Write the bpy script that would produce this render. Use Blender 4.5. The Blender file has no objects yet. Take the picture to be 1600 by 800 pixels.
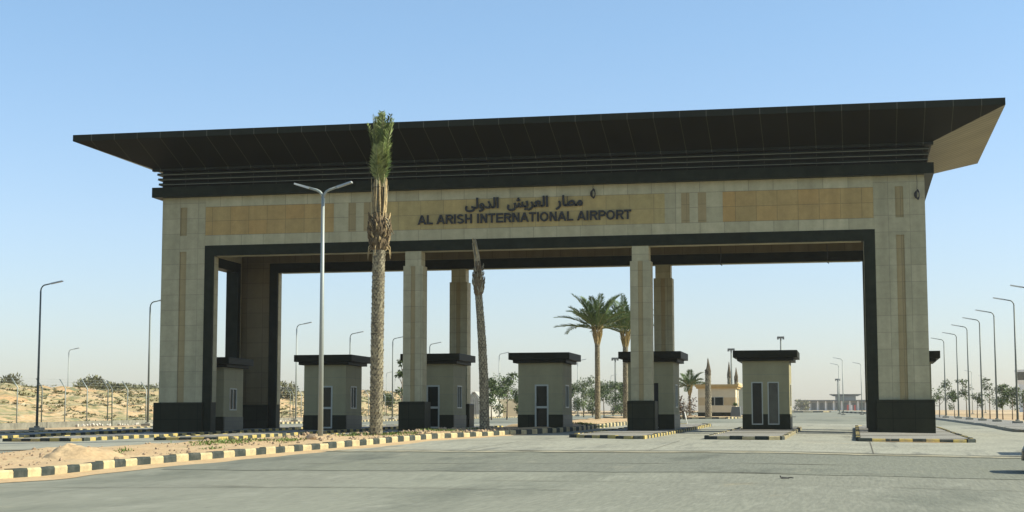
import bpy, bmesh, math, random
from mathutils import Vector, Matrix, noise
R = math.radians
random.seed(7)
C = bpy.context.scene.collection
S = bpy.context.scene

# ------------------------------------------------------------------ camera
F_PX, YAW, PITCH, ROLL = 2538.1, .2065, .1033, -.0009
CAM = Vector((32.73, -73.29, .4521))
_cy, _sy, _cp, _sp = math.cos(YAW), math.sin(YAW), math.cos(PITCH), math.sin(PITCH)
FWD = Vector((-_sy*_cp, _cy*_cp, _sp)); _r0 = Vector((_cy, _sy, 0)); _u0 = _r0.cross(FWD)
RGT = _r0*math.cos(ROLL) + _u0*math.sin(ROLL); UPV = -_r0*math.sin(ROLL) + _u0*math.cos(ROLL)
cd = bpy.data.cameras.new('camera'); cam = bpy.data.objects.new('camera', cd); C.objects.link(cam)
cd.sensor_width = 36; cd.lens = F_PX/1600*36; cd.clip_end = 8000; cd.clip_start = .1
cam.matrix_world = Matrix(((RGT.x, UPV.x, -FWD.x, CAM.x), (RGT.y, UPV.y, -FWD.y, CAM.y), (RGT.z, UPV.z, -FWD.z, CAM.z), (0, 0, 0, 1)))
S.camera = cam

# ------------------------------------------------------------------ sky, sun, exposure
SUN_EL, SUN_AZ = 38.0, 7.0          # azimuth measured from +X towards +Y: behind and to the right of the gate
w = bpy.data.worlds.new('World'); S.world = w; w.use_nodes = True
nt = w.node_tree; bg = nt.nodes['Background']
sky = nt.nodes.new('ShaderNodeTexSky'); sky.sky_type = 'NISHITA'; sky.sun_disc = False
sky.sun_elevation = R(SUN_EL); sky.sun_rotation = R(90-SUN_AZ)
sky.air_density = 1.0; sky.dust_density = .7; sky.ozone_density = 1.6; sky.altitude = 0
tint = nt.nodes.new('ShaderNodeMix'); tint.data_type = 'RGBA'; tint.blend_type = 'MULTIPLY'; tint.inputs[0].default_value = 1
wc = nt.nodes.new('ShaderNodeTexCoord'); wz = nt.nodes.new('ShaderNodeSeparateXYZ'); nt.links.new(wc.outputs['Generated'], wz.inputs[0])
wr = nt.nodes.new('ShaderNodeValToRGB'); nt.links.new(wz.outputs[2], wr.inputs[0]); nt.links.new(wr.outputs[0], tint.inputs[7])
wr.color_ramp.elements[0].position = 0; wr.color_ramp.elements[0].color = (.785, .775, .87, 1)
wr.color_ramp.elements[1].position = .50; wr.color_ramp.elements[1].color = (.97, 1.0, .92, 1)
wr.color_ramp.elements.new(.24).color = (.86, .955, 1.0, 1)
wr.color_ramp.elements.new(.12).color = (.88, .89, .96, 1)
nt.links.new(sky.outputs[0], tint.inputs[6]); nt.links.new(tint.outputs[2], bg.inputs[0]); bg.inputs[1].default_value = .10
sl = bpy.data.lights.new('sun', 'SUN'); sl.energy = 4.2; sl.angle = R(.6); sl.color = (1, .94, .76)
so = bpy.data.objects.new('sun', sl); C.objects.link(so); so.location = (60, 10, 60)
sd = Vector((math.cos(R(SUN_AZ))*math.cos(R(SUN_EL)), math.sin(R(SUN_AZ))*math.cos(R(SUN_EL)), math.sin(R(SUN_EL))))
so.rotation_euler = sd.to_track_quat('Z', 'Y').to_euler()
vs = S.view_settings; vs.view_transform = 'Standard'; vs.look = 'None'; vs.exposure = .92; vs.gamma = 1

# ------------------------------------------------------------------ ground shape: planar between the breaks below
YB = [-300, -40, -15, 0, 10, 20, 30, 900, 6000]; ZB = [-.95, -.72, -.17, .04, .2, .36, .5, 8.7, 8.7]
XB = [-3000, -10, 0, 8, 30, 36, 46, 3000]; CB = [-.15, -.15, -.08, 0, 0, -.12, -.22, -.22]
def lerp(x, xs, ys):
    if x <= xs[0]: return ys[0]
    for i in range(len(xs)-1):
        if x <= xs[i+1]: return ys[i] + (ys[i+1]-ys[i])*(x-xs[i])/(xs[i+1]-xs[i])
    return ys[-1]
def gz(x, y): return lerp(y, YB, ZB) + lerp(x, XB, CB)
def at(u, t):
    p = CAM + (FWD + RGT*((u-800)/F_PX) - UPV*((650-400)/F_PX))*t
    return Vector((p.x, p.y, gz(p.x, p.y)))

# ------------------------------------------------------------------ materials
def mat(name, col, rough=.8, var=.15, scale=3., bump=0., metal=0., col2=None, spec=.5, detail=6, stretch=None):
    m = bpy.data.materials.new(name); m.use_nodes = True; n = m.node_tree; b = n.nodes['Principled BSDF']
    b.inputs['Roughness'].default_value = rough; b.inputs['Metallic'].default_value = metal
    b.inputs['Specular IOR Level'].default_value = spec
    tc = n.nodes.new('ShaderNodeTexCoord'); src = tc.outputs['Object']
    if stretch:
        mp = n.nodes.new('ShaderNodeMapping'); mp.inputs['Scale'].default_value = stretch
        n.links.new(src, mp.inputs[0]); src = mp.outputs[0]
    nz = n.nodes.new('ShaderNodeTexNoise'); nz.inputs['Scale'].default_value = scale; nz.inputs['Detail'].default_value = detail
    nz.inputs['Roughness'].default_value = .65
    n.links.new(src, nz.inputs[0])
    rp = n.nodes.new('ShaderNodeValToRGB'); c2 = col2 or tuple(c*(1+var) for c in col); c1 = tuple(c*(1-var) for c in col)
    rp.color_ramp.elements[0].position = .32; rp.color_ramp.elements[1].position = .68
    rp.color_ramp.elements[0].color = (*c1, 1); rp.color_ramp.elements[1].color = (*c2, 1)
    n.links.new(nz.outputs[0], rp.inputs[0]); n.links.new(rp.outputs[0], b.inputs['Base Color'])
    if bump:
        bp = n.nodes.new('ShaderNodeBump'); bp.inputs['Strength'].default_value = bump; bp.inputs['Distance'].default_value = .02
        n.links.new(nz.outputs[0], bp.inputs['Height']); n.links.new(bp.outputs[0], b.inputs['Normal'])
    return m

def stone(name, c1, c2, bw, bh, mortar, ox=0., oz=0., msize=.012, rough=.75, var=.12, bump=.3, spec=.3):
    """stack-bonded cladding slabs: brick texture over (x+y, z) with per slab colour and fine grain"""
    m = bpy.data.materials.new(name); m.use_nodes = True; n = m.node_tree; b = n.nodes['Principled BSDF']
    b.inputs['Roughness'].default_value = rough; b.inputs['Specular IOR Level'].default_value = .35
    tc = n.nodes.new('ShaderNodeTexCoord'); sp = n.nodes.new('ShaderNodeSeparateXYZ'); n.links.new(tc.outputs['Object'], sp.inputs[0])
    ad = n.nodes.new('ShaderNodeMath'); ad.operation = 'ADD'; n.links.new(sp.outputs[0], ad.inputs[0]); n.links.new(sp.outputs[1], ad.inputs[1])
    a2 = n.nodes.new('ShaderNodeMath'); a2.operation = 'ADD'; a2.inputs[1].default_value = ox; n.links.new(ad.outputs[0], a2.inputs[0])
    a3 = n.nodes.new('ShaderNodeMath'); a3.operation = 'ADD'; a3.inputs[1].default_value = oz; n.links.new(sp.outputs[2], a3.inputs[0])
    cb = n.nodes.new('ShaderNodeCombineXYZ'); n.links.new(a2.outputs[0], cb.inputs[0]); n.links.new(a3.outputs[0], cb.inputs[1])
    br = n.nodes.new('ShaderNodeTexBrick'); br.offset = 0; br.inputs['Scale'].default_value = 1
    br.inputs['Brick Width'].default_value = bw; br.inputs['Row Height'].default_value = bh
    br.inputs['Mortar Size'].default_value = msize; br.inputs['Mortar Smooth'].default_value = .2; br.inputs['Bias'].default_value = 0
    br.inputs['Color1'].default_value = (*c1, 1); br.inputs['Color2'].default_value = (*c2, 1); br.inputs['Mortar'].default_value = (*mortar, 1)
    b.inputs['Specular IOR Level'].default_value = spec; n.links.new(cb.outputs[0], br.inputs['Vector'])
    nz = n.nodes.new('ShaderNodeTexNoise'); nz.inputs['Scale'].default_value = 2.2; nz.inputs['Detail'].default_value = 9; nz.inputs['Roughness'].default_value = .75
    n.links.new(tc.outputs['Object'], nz.inputs[0])
    mr = n.nodes.new('ShaderNodeMapRange'); mr.inputs[1].default_value = .25; mr.inputs[2].default_value = .75
    mr.inputs[3].default_value = 1-var; mr.inputs[4].default_value = 1+var; n.links.new(nz.outputs[0], mr.inputs[0])
    mx = n.nodes.new('ShaderNodeMix'); mx.data_type = 'RGBA'; mx.blend_type = 'MULTIPLY'; mx.inputs[0].default_value = 1
    n.links.new(br.outputs[0], mx.inputs[6]); n.links.new(mr.outputs[0], mx.inputs[7])
    mp = n.nodes.new('ShaderNodeMapping'); mp.inputs['Scale'].default_value = (1.7, 1.7, .10); n.links.new(tc.outputs['Object'], mp.inputs[0])   # faint dust runs
    ns = n.nodes.new('ShaderNodeTexNoise'); ns.inputs['Scale'].default_value = 1.3; ns.inputs['Detail'].default_value = 7; n.links.new(mp.outputs[0], ns.inputs[0])
    ms = n.nodes.new('ShaderNodeMapRange'); ms.inputs[1].default_value = .3; ms.inputs[2].default_value = .7; ms.inputs[3].default_value = .88; ms.inputs[4].default_value = 1.10; n.links.new(ns.outputs[0], ms.inputs[0])
    mz = n.nodes.new('ShaderNodeMix'); mz.data_type = 'RGBA'; mz.blend_type = 'MULTIPLY'; mz.inputs[0].default_value = 1
    n.links.new(mx.outputs[2], mz.inputs[6]); n.links.new(ms.outputs[0], mz.inputs[7]); n.links.new(mz.outputs[2], b.inputs['Base Color'])
    if bump:
        bp = n.nodes.new('ShaderNodeBump'); bp.inputs['Strength'].default_value = bump; bp.inputs['Distance'].default_value = .01; bp.invert = True
        n.links.new(br.outputs['Fac'], bp.inputs['Height']); n.links.new(bp.outputs[0], b.inputs['Normal'])
    return m

def seamed(name, col, line, period, axis, width=.025, rough=.45, bump=0.):
    """sheet cladding with joints every `period` metres along one axis"""
    m = bpy.data.materials.new(name); m.use_nodes = True; n = m.node_tree; b = n.nodes['Principled BSDF']
    b.inputs['Roughness'].default_value = rough; b.inputs['Specular IOR Level'].default_value = .05
    tc = n.nodes.new('ShaderNodeTexCoord'); sp = n.nodes.new('ShaderNodeSeparateXYZ'); n.links.new(tc.outputs['Object'], sp.inputs[0])
    dv = n.nodes.new('ShaderNodeMath'); dv.operation = 'DIVIDE'; dv.inputs[1].default_value = period; n.links.new(sp.outputs[axis], dv.inputs[0])
    fr = n.nodes.new('ShaderNodeMath'); fr.operation = 'FRACT'; n.links.new(dv.outputs[0], fr.inputs[0])
    lt = n.nodes.new('ShaderNodeMath'); lt.operation = 'LESS_THAN'; lt.inputs[1].default_value = width/period; n.links.new(fr.outputs[0], lt.inputs[0])
    nz = n.nodes.new('ShaderNodeTexNoise'); nz.inputs['Scale'].default_value = .6; nz.inputs['Detail'].default_value = 5; n.links.new(tc.outputs['Object'], nz.inputs[0])
    mr = n.nodes.new('ShaderNodeMapRange'); mr.inputs[3].default_value = .7; mr.inputs[4].default_value = 1.3; n.links.new(nz.outputs[0], mr.inputs[0])
    mx = n.nodes.new('ShaderNodeMix'); mx.data_type = 'RGBA'; mx.inputs[6].default_value = (*col, 1); mx.inputs[7].default_value = (*line, 1)
    n.links.new(lt.outputs[0], mx.inputs[0])
    m2 = n.nodes.new('ShaderNodeMix'); m2.data_type = 'RGBA'; m2.blend_type = 'MULTIPLY'; m2.inputs[0].default_value = 1
    n.links.new(mx.outputs[2], m2.inputs[6]); n.links.new(mr.outputs[0], m2.inputs[7]); n.links.new(m2.outputs[2], b.inputs['Base Color'])
    if bump:
        bp = n.nodes.new('ShaderNodeBump'); bp.inputs['Strength'].default_value = bump; bp.inputs['Distance'].default_value = .04
        n.links.new(fr.outputs[0], bp.inputs['Height']); n.links.new(bp.outputs[0], b.inputs['Normal'])
    return m

def ground_mat(name, col, patches, rough=.9, bump=.15, fine=30, coarse=.12, stretch=(1, 1, 1)):
    """col = base; patches = [(colour, noise scale, threshold, softness, stretch)] laid over it, plus fine grain"""
    m = bpy.data.materials.new(name); m.use_nodes = True; n = m.node_tree; b = n.nodes['Principled BSDF']
    b.inputs['Roughness'].default_value = rough; b.inputs['Specular IOR Level'].default_value = .3
    tc = n.nodes.new('ShaderNodeTexCoord')
    rgb = n.nodes.new('ShaderNodeRGB'); rgb.outputs[0].default_value = (*col, 1); cur = rgb.outputs[0]
    for (pc, sc, th, sf, st) in patches:
        mp = n.nodes.new('ShaderNodeMapping'); mp.inputs['Scale'].default_value = st; n.links.new(tc.outputs['Object'], mp.inputs[0])
        nz = n.nodes.new('ShaderNodeTexNoise'); nz.inputs['Scale'].default_value = sc; nz.inputs['Detail'].default_value = 8; nz.inputs['Roughness'].default_value = .6
        n.links.new(mp.outputs[0], nz.inputs[0])
        mr = n.nodes.new('ShaderNodeMapRange'); mr.inputs[1].default_value = th-sf; mr.inputs[2].default_value = th+sf; n.links.new(nz.outputs[0], mr.inputs[0])
        mx = n.nodes.new('ShaderNodeMix'); mx.data_type = 'RGBA'; n.links.new(mr.outputs[0], mx.inputs[0])
        n.links.new(cur, mx.inputs[6]); mx.inputs[7].default_value = (*pc, 1); cur = mx.outputs[2]
    nf = n.nodes.new('ShaderNodeTexNoise'); nf.inputs['Scale'].default_value = fine; nf.inputs['Detail'].default_value = 4; mg = n.nodes.new('ShaderNodeMapping'); mg.inputs['Scale'].default_value = stretch; n.links.new(tc.outputs['Object'], mg.inputs[0]); n.links.new(mg.outputs[0], nf.inputs[0])
    mr = n.nodes.new('ShaderNodeMapRange'); mr.inputs[1].default_value = .25; mr.inputs[2].default_value = .75; mr.inputs[3].default_value = .82; mr.inputs[4].default_value = 1.18
    n.links.new(nf.outputs[0], mr.inputs[0])
    m2 = n.nodes.new('ShaderNodeMix'); m2.data_type = 'RGBA'; m2.blend_type = 'MULTIPLY'; m2.inputs[0].default_value = 1
    n.links.new(cur, m2.inputs[6]); n.links.new(mr.outputs[0], m2.inputs[7]); n.links.new(m2.outputs[2], b.inputs['Base Color'])
    if bump:
        bp = n.nodes.new('ShaderNodeBump'); bp.inputs['Strength'].default_value = bump; bp.inputs['Distance'].default_value = .03
        n.links.new(nf.outputs[0], bp.inputs['Height']); n.links.new(bp.outputs[0], b.inputs['Normal'])
    return m

def leaf_mat(name, col, var=.35, scale=6):
    m = mat(name, col, .6, var, scale, spec=.25, detail=2)
    b = m.node_tree.nodes['Principled BSDF']
    return m

SAND = (.45, .335, .195)
M = dict(
    sand=ground_mat('sand', SAND, [((.40, .27, .14), .35, .55, .2, (1, 1, 1)), ((.30, .27, .14), 1.6, .66, .06, (1, 1, 1))], bump=.5, fine=9),
    desert=ground_mat('desert_sand', (.43, .31, .17), [((.34, .23, .12), .05, .52, .12, (1, .35, 1)), ((.24, .24, .11), .13, .62, .05, (1, .4, 1)), ((.52, .40, .24), .02, .56, .1, (1, .5, 1))], bump=.4, fine=2),
    asphalt=ground_mat('asphalt', (.178, .182, .143), [((.205, .212, .165), .10, .52, .10, (1, .30, 1)), ((.125, .132, .102), .28, .58, .08, (1, .22, 1)), ((.215, .22, .175), 1.3, .62, .06, (1, .25, 1)), ((.29, .25, .155), .16, .68, .04, (1, .35, 1)), ((.09, .092, .075), 3.5, .72, .03, (1, .4, 1))], fine=14, bump=.35, stretch=(1, .10, 1)),
    concrete=ground_mat('concrete', (.275, .275, .22), [((.22, .22, .178), .45, .55, .12, (1, .6, 1)), ((.165, .168, .14), .8, .62, .06, (1.6, .16, 1)), ((.33, .29, .20), .30, .68, .06, (.8, 1.6, 1))], fine=12, bump=.15, stretch=(1, .12, 1)),
    paving=stone('pavers', (.22, .215, .19), (.27, .26, .22), .2, .1, (.12, .11, .09), msize=.012),
    yellow=ground_mat('yellow_kerb_paint', (.43, .335, .105), [((.29, .245, .14), 2.5, .55, .08, (1, 1, 1)), ((.16, .15, .11), 6, .68, .04, (1, 1, 1))], bump=.2),
    cream=ground_mat('cream_kerb_paint', (.43, .37, .205), [((.33, .265, .155), 2.2, .53, .1, (1, 1, 1)), ((.24, .21, .15), 6, .66, .04, (1, 1, 1))], bump=.2),
    black=ground_mat('black_kerb_paint', (.026, .035, .030), [((.060, .066, .056), 3, .56, .1, (1, 1, 1)), ((.20, .17, .12), 5, .69, .03, (1, 1, 1))], bump=.2),
    dust_kerb=mat('dusty_grey_kerb', (.26, .25, .20), .85, .2, 4),
    light_stone=stone('light_limestone', (.345, .312, .190), (.405, .360, .222), .93, .74, (.26, .235, .148), ox=0., oz=-.03, var=.20),
    frieze_stone=stone('frieze_limestone', (.38, .342, .208), (.445, .40, .246), 1.1, .69, (.24, .22, .14), ox=.31, oz=.11, var=.18),
    ochre_stone=stone('ochre_sandstone', (.385, .28, .115), (.43, .275, .10), .93, .69, (.23, .17, .075), ox=.2, oz=.11, var=.2),
    ochre_pale=stone('pale_ochre_sandstone', (.385, .305, .13), (.425, .32, .13), 1.1, .69, (.25, .20, .10), ox=.2, oz=.11, var=.2),
    tan_stone=stone('tan_strip_stone', (.31, .245, .12), (.345, .265, .13), .5, .74, (.22, .17, .09), oz=-.03),
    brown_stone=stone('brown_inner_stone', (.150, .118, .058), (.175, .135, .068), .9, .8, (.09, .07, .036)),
    granite=stone('dark_green_granite', (.020, .022, .012), (.028, .030, .016), .95, .70, (.009, .010, .006), spec=.06, rough=.45, var=.25, bump=.15, msize=.014),
    granite_lit=stone('lit_side_granite', (.055, .057, .032), (.078, .078, .045), .6, .24, (.03, .03, .022), rough=.5, var=.25),  # lighter granite tone with the sunlight of the lit side put in
    liner=mat('dark_granite_liner', (.018, .021, .012), .45, .3, 2, spec=.05),
    roof_dark=seamed('dark_metal_soffit', (.012, .0105, .004), (.062, .056, .032), 1.16, 0, width=.03),
    fascia=seamed('dark_fascia', (.020, .022, .014), (.10, .095, .07), 1.16, 0, width=.03),
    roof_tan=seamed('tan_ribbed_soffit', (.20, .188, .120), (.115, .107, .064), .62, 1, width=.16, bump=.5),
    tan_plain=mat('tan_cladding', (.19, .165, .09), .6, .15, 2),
    fin=mat('fin_lip_metal', (.18, .175, .11), .5, .1, 2),
    booth=stone('booth_render', (.262, .238, .132), (.288, .256, .142), 3.0, .84, (.21, .20, .13), var=.10, bump=.1, msize=.01),
    booth_roof=mat('booth_roof_granite', (.013, .014, .007), .5, .3, 2, spec=.05),
    frame=mat('painted_aluminium', (.36, .37, .31), .4, .06, 4),
    glass=mat('dark_window_glass', (.010, .014, .010), .08, .4, 1.2, spec=.22),
    glass_lit=mat('reflection_toned_glass', (.032, .04, .03), .08, .85, .9, spec=.45),  # paler mottled base colour stands for a reflection in the pane
    void=mat('doorway_shade', (.006, .006, .005), .7, .2, 2),
    letters=mat('black_sign_letters', (.012, .011, .009), .5, .2, 5),
    galv=mat('galvanised_steel', (.28, .31, .285), .5, .12, 1.5, metal=.2, stretch=(1, 1, .3)),
    galv_dark=mat('darker_steel', (.12, .14, .125), .55, .2, 1.5, metal=.2, stretch=(1, 1, .3)),  # same steel in a darker tone
    lamp_head=mat('lamp_housing', (.38, .40, .38), .45, .1, 4, metal=.3),
    wire=mat('wire', (.03, .03, .028), .7, .2, 4),
    trunk=mat('palm_trunk_bark', (.12, .102, .068), .95, .5, 3.5, bump=.6, detail=10),
    trunk_scale=mat('palm_leaf_base', (.27, .242, .16), .9, .5, 6),
    dry=mat('dry_palm_fronds', (.36, .27, .13), .85, .55, 7),
    dry_dark=mat('brown_palm_fibre', (.13, .095, .05), .95, .5, 9),
    frond=leaf_mat('palm_leaflets', (.11, .145, .035)),
    plume_pale=leaf_mat('pale_palm_leaflets', (.22, .24, .075)),
    frond_grey=leaf_mat('grey_palm_leaflets', (.095, .145, .045)),
    rachis=mat('frond_stalk', (.18, .19, .07), .7, .2, 5),
    orange_base=mat('orange_frond_base', (.26, .19, .06), .8, .3, 6),
    leaf=leaf_mat('leaves', (.075, .11, .032), .4, 3),
    leaf_pale=leaf_mat('pale_leaves', (.10, .135, .045), .4, 3),
    scrub=leaf_mat('scrub_leaves', (.15, .15, .072), .45, .8),
    grassm=leaf_mat('grass_blades', (.10, .145, .03), .4, 2),
    dead=leaf_mat('reddish_dry_leaves', (.10, .055, .028), .4, 3),
    bark=mat('bark', (.16, .13, .09), .9, .3, 8),
    rock=mat('stones', (.30, .22, .14), .9, .4, 3, bump=.4),
    rubble=mat('white_rubble', (.48, .45, .38), .9, .2, 3),
    guard=mat('guardhouse_render', (.56, .49, .33), .8, .08, 1),
    guard_band=mat('guardhouse_tan_band', (.46, .36, .20), .8, .08, 1),
    guard_trim=mat('guardhouse_orange_trim', (.44, .30, .11), .7, .1, 2),
    strip=mat('shaded_concrete', (.17, .165, .13), .9, .35, 2),  # base colour darkened for the shade on the low fence wall
    joint=mat('dirt_and_shade_joint', (.09, .082, .056), .95, .6, 3),
    drift=ground_mat('pale_drift', (.34, .31, .21), [((.20, .20, .155), 1.5, .5, .1, (1, 1, 1))]),
    white=mat('white_paint', (.75, .74, .70), .6, .06, 2),
    greybld=mat('grey_cladding', (.34, .34, .30), .7, .12, .3),
    dkgrey=mat('dark_grey_roof', (.10, .11, .10), .6, .15, .4),
    red=mat('red_paint', (.55, .06, .03), .5, .1, 2),
    carpaint=mat('black_car_paint', (.007, .007, .008), .22, .1, 1, spec=.2),
    rubber=mat('tyre_rubber', (.02, .02, .02), .85, .2, 5),
    chrome=mat('alloy', (.5, .5, .5), .3, .05, 2, metal=.9),
    lens=mat('headlamp_lens', (.55, .57, .58), .1, .05, 2, spec=.8),
    cab=mat('lorry_paint', (.6, .6, .57), .4, .08, 1),
)

# ------------------------------------------------------------------ mesh building helpers
class MB:
    def __init__(s): s.bm = bmesh.new()
    def face(s, pts, mi=0):
        f = s.bm.faces.new([s.bm.verts.new(p) for p in pts]); f.material_index = mi; return f
    def box(s, x0, x1, y0, y1, z0, z1, mi=0):
        v = [s.bm.verts.new((x, y, z)) for z in (z0, z1) for y in (y0, y1) for x in (x0, x1)]
        for q in ((0, 2, 3, 1), (4, 5, 7, 6), (0, 1, 5, 4), (2, 6, 7, 3), (0, 4, 6, 2), (1, 3, 7, 5)):
            s.bm.faces.new([v[i] for i in q]).material_index = mi
    def hexa(s, lo, hi, mi=0):
        """lo, hi: two rings of the same length, joined"""
        a = [s.bm.verts.new(p) for p in lo]; b = [s.bm.verts.new(p) for p in hi]; n = len(a)
        s.bm.faces.new(a[::-1]).material_index = mi; s.bm.faces.new(b).material_index = mi
        for i in range(n): s.bm.faces.new((a[i], a[(i+1) % n], b[(i+1) % n], b[i])).material_index = mi
    def tube(s, pts, rad, n=10, mi=0, smooth=True, cap=True):
        pts = [Vector(p) for p in pts]; rings = []
        if not hasattr(rad, '__len__'): rad = [rad]*len(pts)
        prev = None
        for i, p in enumerate(pts):
            d = (pts[min(i+1, len(pts)-1)] - pts[max(i-1, 0)]).normalized()
            if prev is None: a = d.cross(Vector((0, 0, 1)) if abs(d.z) < .9 else Vector((1, 0, 0))).normalized()
            else: a = (prev - d*prev.dot(d)).normalized()
            prev = a; b = d.cross(a)
            rings.append([s.bm.verts.new(p + (a*math.cos(k*2*math.pi/n) + b*math.sin(k*2*math.pi/n))*rad[i]) for k in range(n)])
        for i in range(len(rings)-1):
            for k in range(n):
                f = s.bm.faces.new((rings[i][k], rings[i][(k+1) % n], rings[i+1][(k+1) % n], rings[i+1][k])); f.material_index = mi; f.smooth = smooth
        if cap:
            s.bm.faces.new(rings[0][::-1]).material_index = mi; s.bm.faces.new(rings[-1]).material_index = mi
    def leaf(s, p, d, up, ln, wd, mi=0):
        """one pointed leaf: four corners, bent a little along its length"""
        sd_ = d.cross(up)
        if sd_.length < 1e-4: sd_ = Vector((1, 0, 0))
        sd_.normalize(); m_ = p + d*ln*.45 + up*ln*.04
        f = s.bm.faces.new([s.bm.verts.new(q) for q in (p, m_ + sd_*wd*.5, p + d*ln, m_ - sd_*wd*.5)]); f.material_index = mi
    def bevel(s, wd, seg=1):
        bmesh.ops.bevel(s.bm, geom=s.bm.edges[:], offset=wd, segments=seg, affect='EDGES', clamp_overlap=True)
        return s
    def build(s, name, mats, parent=None, recalc=True):
        if recalc: bmesh.ops.recalc_face_normals(s.bm, faces=s.bm.faces[:])
        if parent is not None:
            o_ = parent
            off = Vector((0, 0, 0)); rz = 0
            while o_ is not None: off = off + o_.location; o_ = o_.parent
            bmesh.ops.translate(s.bm, verts=s.bm.verts[:], vec=-off)
        me = bpy.data.meshes.new(name); s.bm.to_mesh(me); s.bm.free()
        for m in (mats if isinstance(mats, (list, tuple)) else [mats]): me.materials.append(m)
        o = bpy.data.objects.new(name, me); C.objects.link(o)
        if parent is not None: o.parent = parent
        return o
def thing(name, label, cat, loc, group=None):
    o = bpy.data.objects.new(name, None); C.objects.link(o); o.location = loc; o.empty_display_size = .3
    o['label'] = label; o['category'] = cat
    if group: o['group'] = group
    return o
def tag(o, label, cat, group=None):
    o['label'] = label; o['category'] = cat
    if group: o['group'] = group
    return o
def struct(o): o['kind'] = 'structure'; return o
def stuff(o, label, cat): o['kind'] = 'stuff'; o['label'] = label; o['category'] = cat; return o
def copy_thing(root, loc, label, rotz=0, scale=None):
    r = root.copy(); C.objects.link(r); r.location = loc; r.rotation_euler = (0, 0, rotz); r['label'] = label
    if scale: r.scale = scale
    for ch in list(root.children):
        c = ch.copy(); C.objects.link(c); c.parent = r
        for g in ch.children:
            d = g.copy(); C.objects.link(d); d.parent = c
    return r

def sheet(name, poly, dz, m):
    """a flat-lying area draped on the ground shape"""
    bm = bmesh.new(); bm.faces.new([bm.verts.new((x, y, 0)) for x, y in poly])
    for xb in XB:
        bmesh.ops.bisect_plane(bm, geom=bm.verts[:]+bm.edges[:]+bm.faces[:], plane_co=(xb, 0, 0), plane_no=(1, 0, 0))
    for yb in YB:
        bmesh.ops.bisect_plane(bm, geom=bm.verts[:]+bm.edges[:]+bm.faces[:], plane_co=(0, yb, 0), plane_no=(0, 1, 0))
    bmesh.ops.triangulate(bm, faces=bm.faces[:])
    for v in bm.verts: v.co.z = gz(v.co.x, v.co.y) + dz
    for f in bm.faces:
        f.normal_update()
        if f.normal.z < 0: f.normal_flip()
    me = bpy.data.meshes.new(name); bm.to_mesh(me); bm.free(); me.materials.append(m)
    return struct_link(name, me)
def struct_link(name, me):
    o = bpy.data.objects.new(name, me); C.objects.link(o); o['kind'] = 'structure'; return o

def resample(pts, step):
    out = [Vector((*pts[0], 0))]; acc = 0
    P = [Vector((*p, 0)) for p in pts]; carry = 0.
    for a, b in zip(P, P[1:]):
        L = (b-a).length; t = step - carry
        while t <= L:
            out.append(a + (b-a)*(t/L)); t += step
        carry = L - (t - step)
    return out
def kerb(pts, h, wd, block, mats, up=.0, jitter=.02):
    """painted kerb blocks along a line, alternate colours, narrow joints"""
    mb = MB(); P = resample(pts, block); n = len(P)
    for i in range(n-1):
        a, b = P[i], P[i+1]; d = (b-a).normalized(); s_ = Vector((-d.y, d.x, 0))*wd/2
        a = a + d*.006; b = b - d*.006; j = random.uniform(-jitter, jitter); s2 = s_*.80
        za, zb = gz(a.x, a.y), gz(b.x, b.y)
        lo = [Vector((q.x, q.y, z-.06)) for q, z in ((a-s_, za), (b-s_, zb), (b+s_, zb), (a+s_, za))]
        md = [Vector((q.x, q.y, z+h*.82+j)) for q, z in ((a-s_, za), (b-s_, zb), (b+s_, zb), (a+s_, za))]
        hi = [Vector((q.x, q.y, z+h+j)) for q, z in ((a-s2, za), (b-s2, zb), (b+s2, zb), (a+s2, za))]
        mi = i % 2
        A = [mb.bm.verts.new(p) for p in lo]; B = [mb.bm.verts.new(p) for p in md]; D = [mb.bm.verts.new(p) for p in hi]
        for k in range(4):
            k2 = (k+1) % 4
            mb.bm.faces.new((A[k], A[k2], B[k2], B[k])).material_index = mi
            mb.bm.faces.new((B[k], B[k2], D[k2], D[k])).material_index = mi
        mb.bm.faces.new(D).material_index = mi
    return struct(mb.build('kerb', mats))

# ------------------------------------------------------------------ terrain, roads, islands
def big_ground():
    bm = bmesh.new()
    xs = sorted(set([-1400, -600, -250, -120, 120, 250, 600, 1400] + [x for x in XB if abs(x) < 1400]))
    ys = sorted(set([-110, 1400, 100, 250, 450] + [y for y in YB if -110 < y < 1400]))
    g = [[bm.verts.new((x, y, gz(x, y))) for x in xs] for y in ys]
    for j in range(len(ys)-1):
        for i in range(len(xs)-1): bm.faces.new((g[j][i], g[j][i+1], g[j+1][i+1], g[j+1][i]))
    me = bpy.data.meshes.new('ground'); bm.to_mesh(me); bm.free(); me.materials.append(M['desert'])
    return struct_link('ground', me)
big_ground()
APR = -24.3
sheet('road', [(-80, -100), (110, -100), (110, 8), (70, 3), (52, 0), (45, 4), (40.4, 10), (40.3, 300), (34, 600), (-9.4, 600), (-9.4, -3), (-14, -12), (-80, -14)], .012, M['asphalt'])
sheet('apron', [(-9.2, APR), (36, APR), (43.5, APR+1.2), (47, APR+4), (50, 0), (44.8, 4.2), (40.2, 10), (40.2, 29), (-9.2, 29)], .024, M['concrete'])
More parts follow.
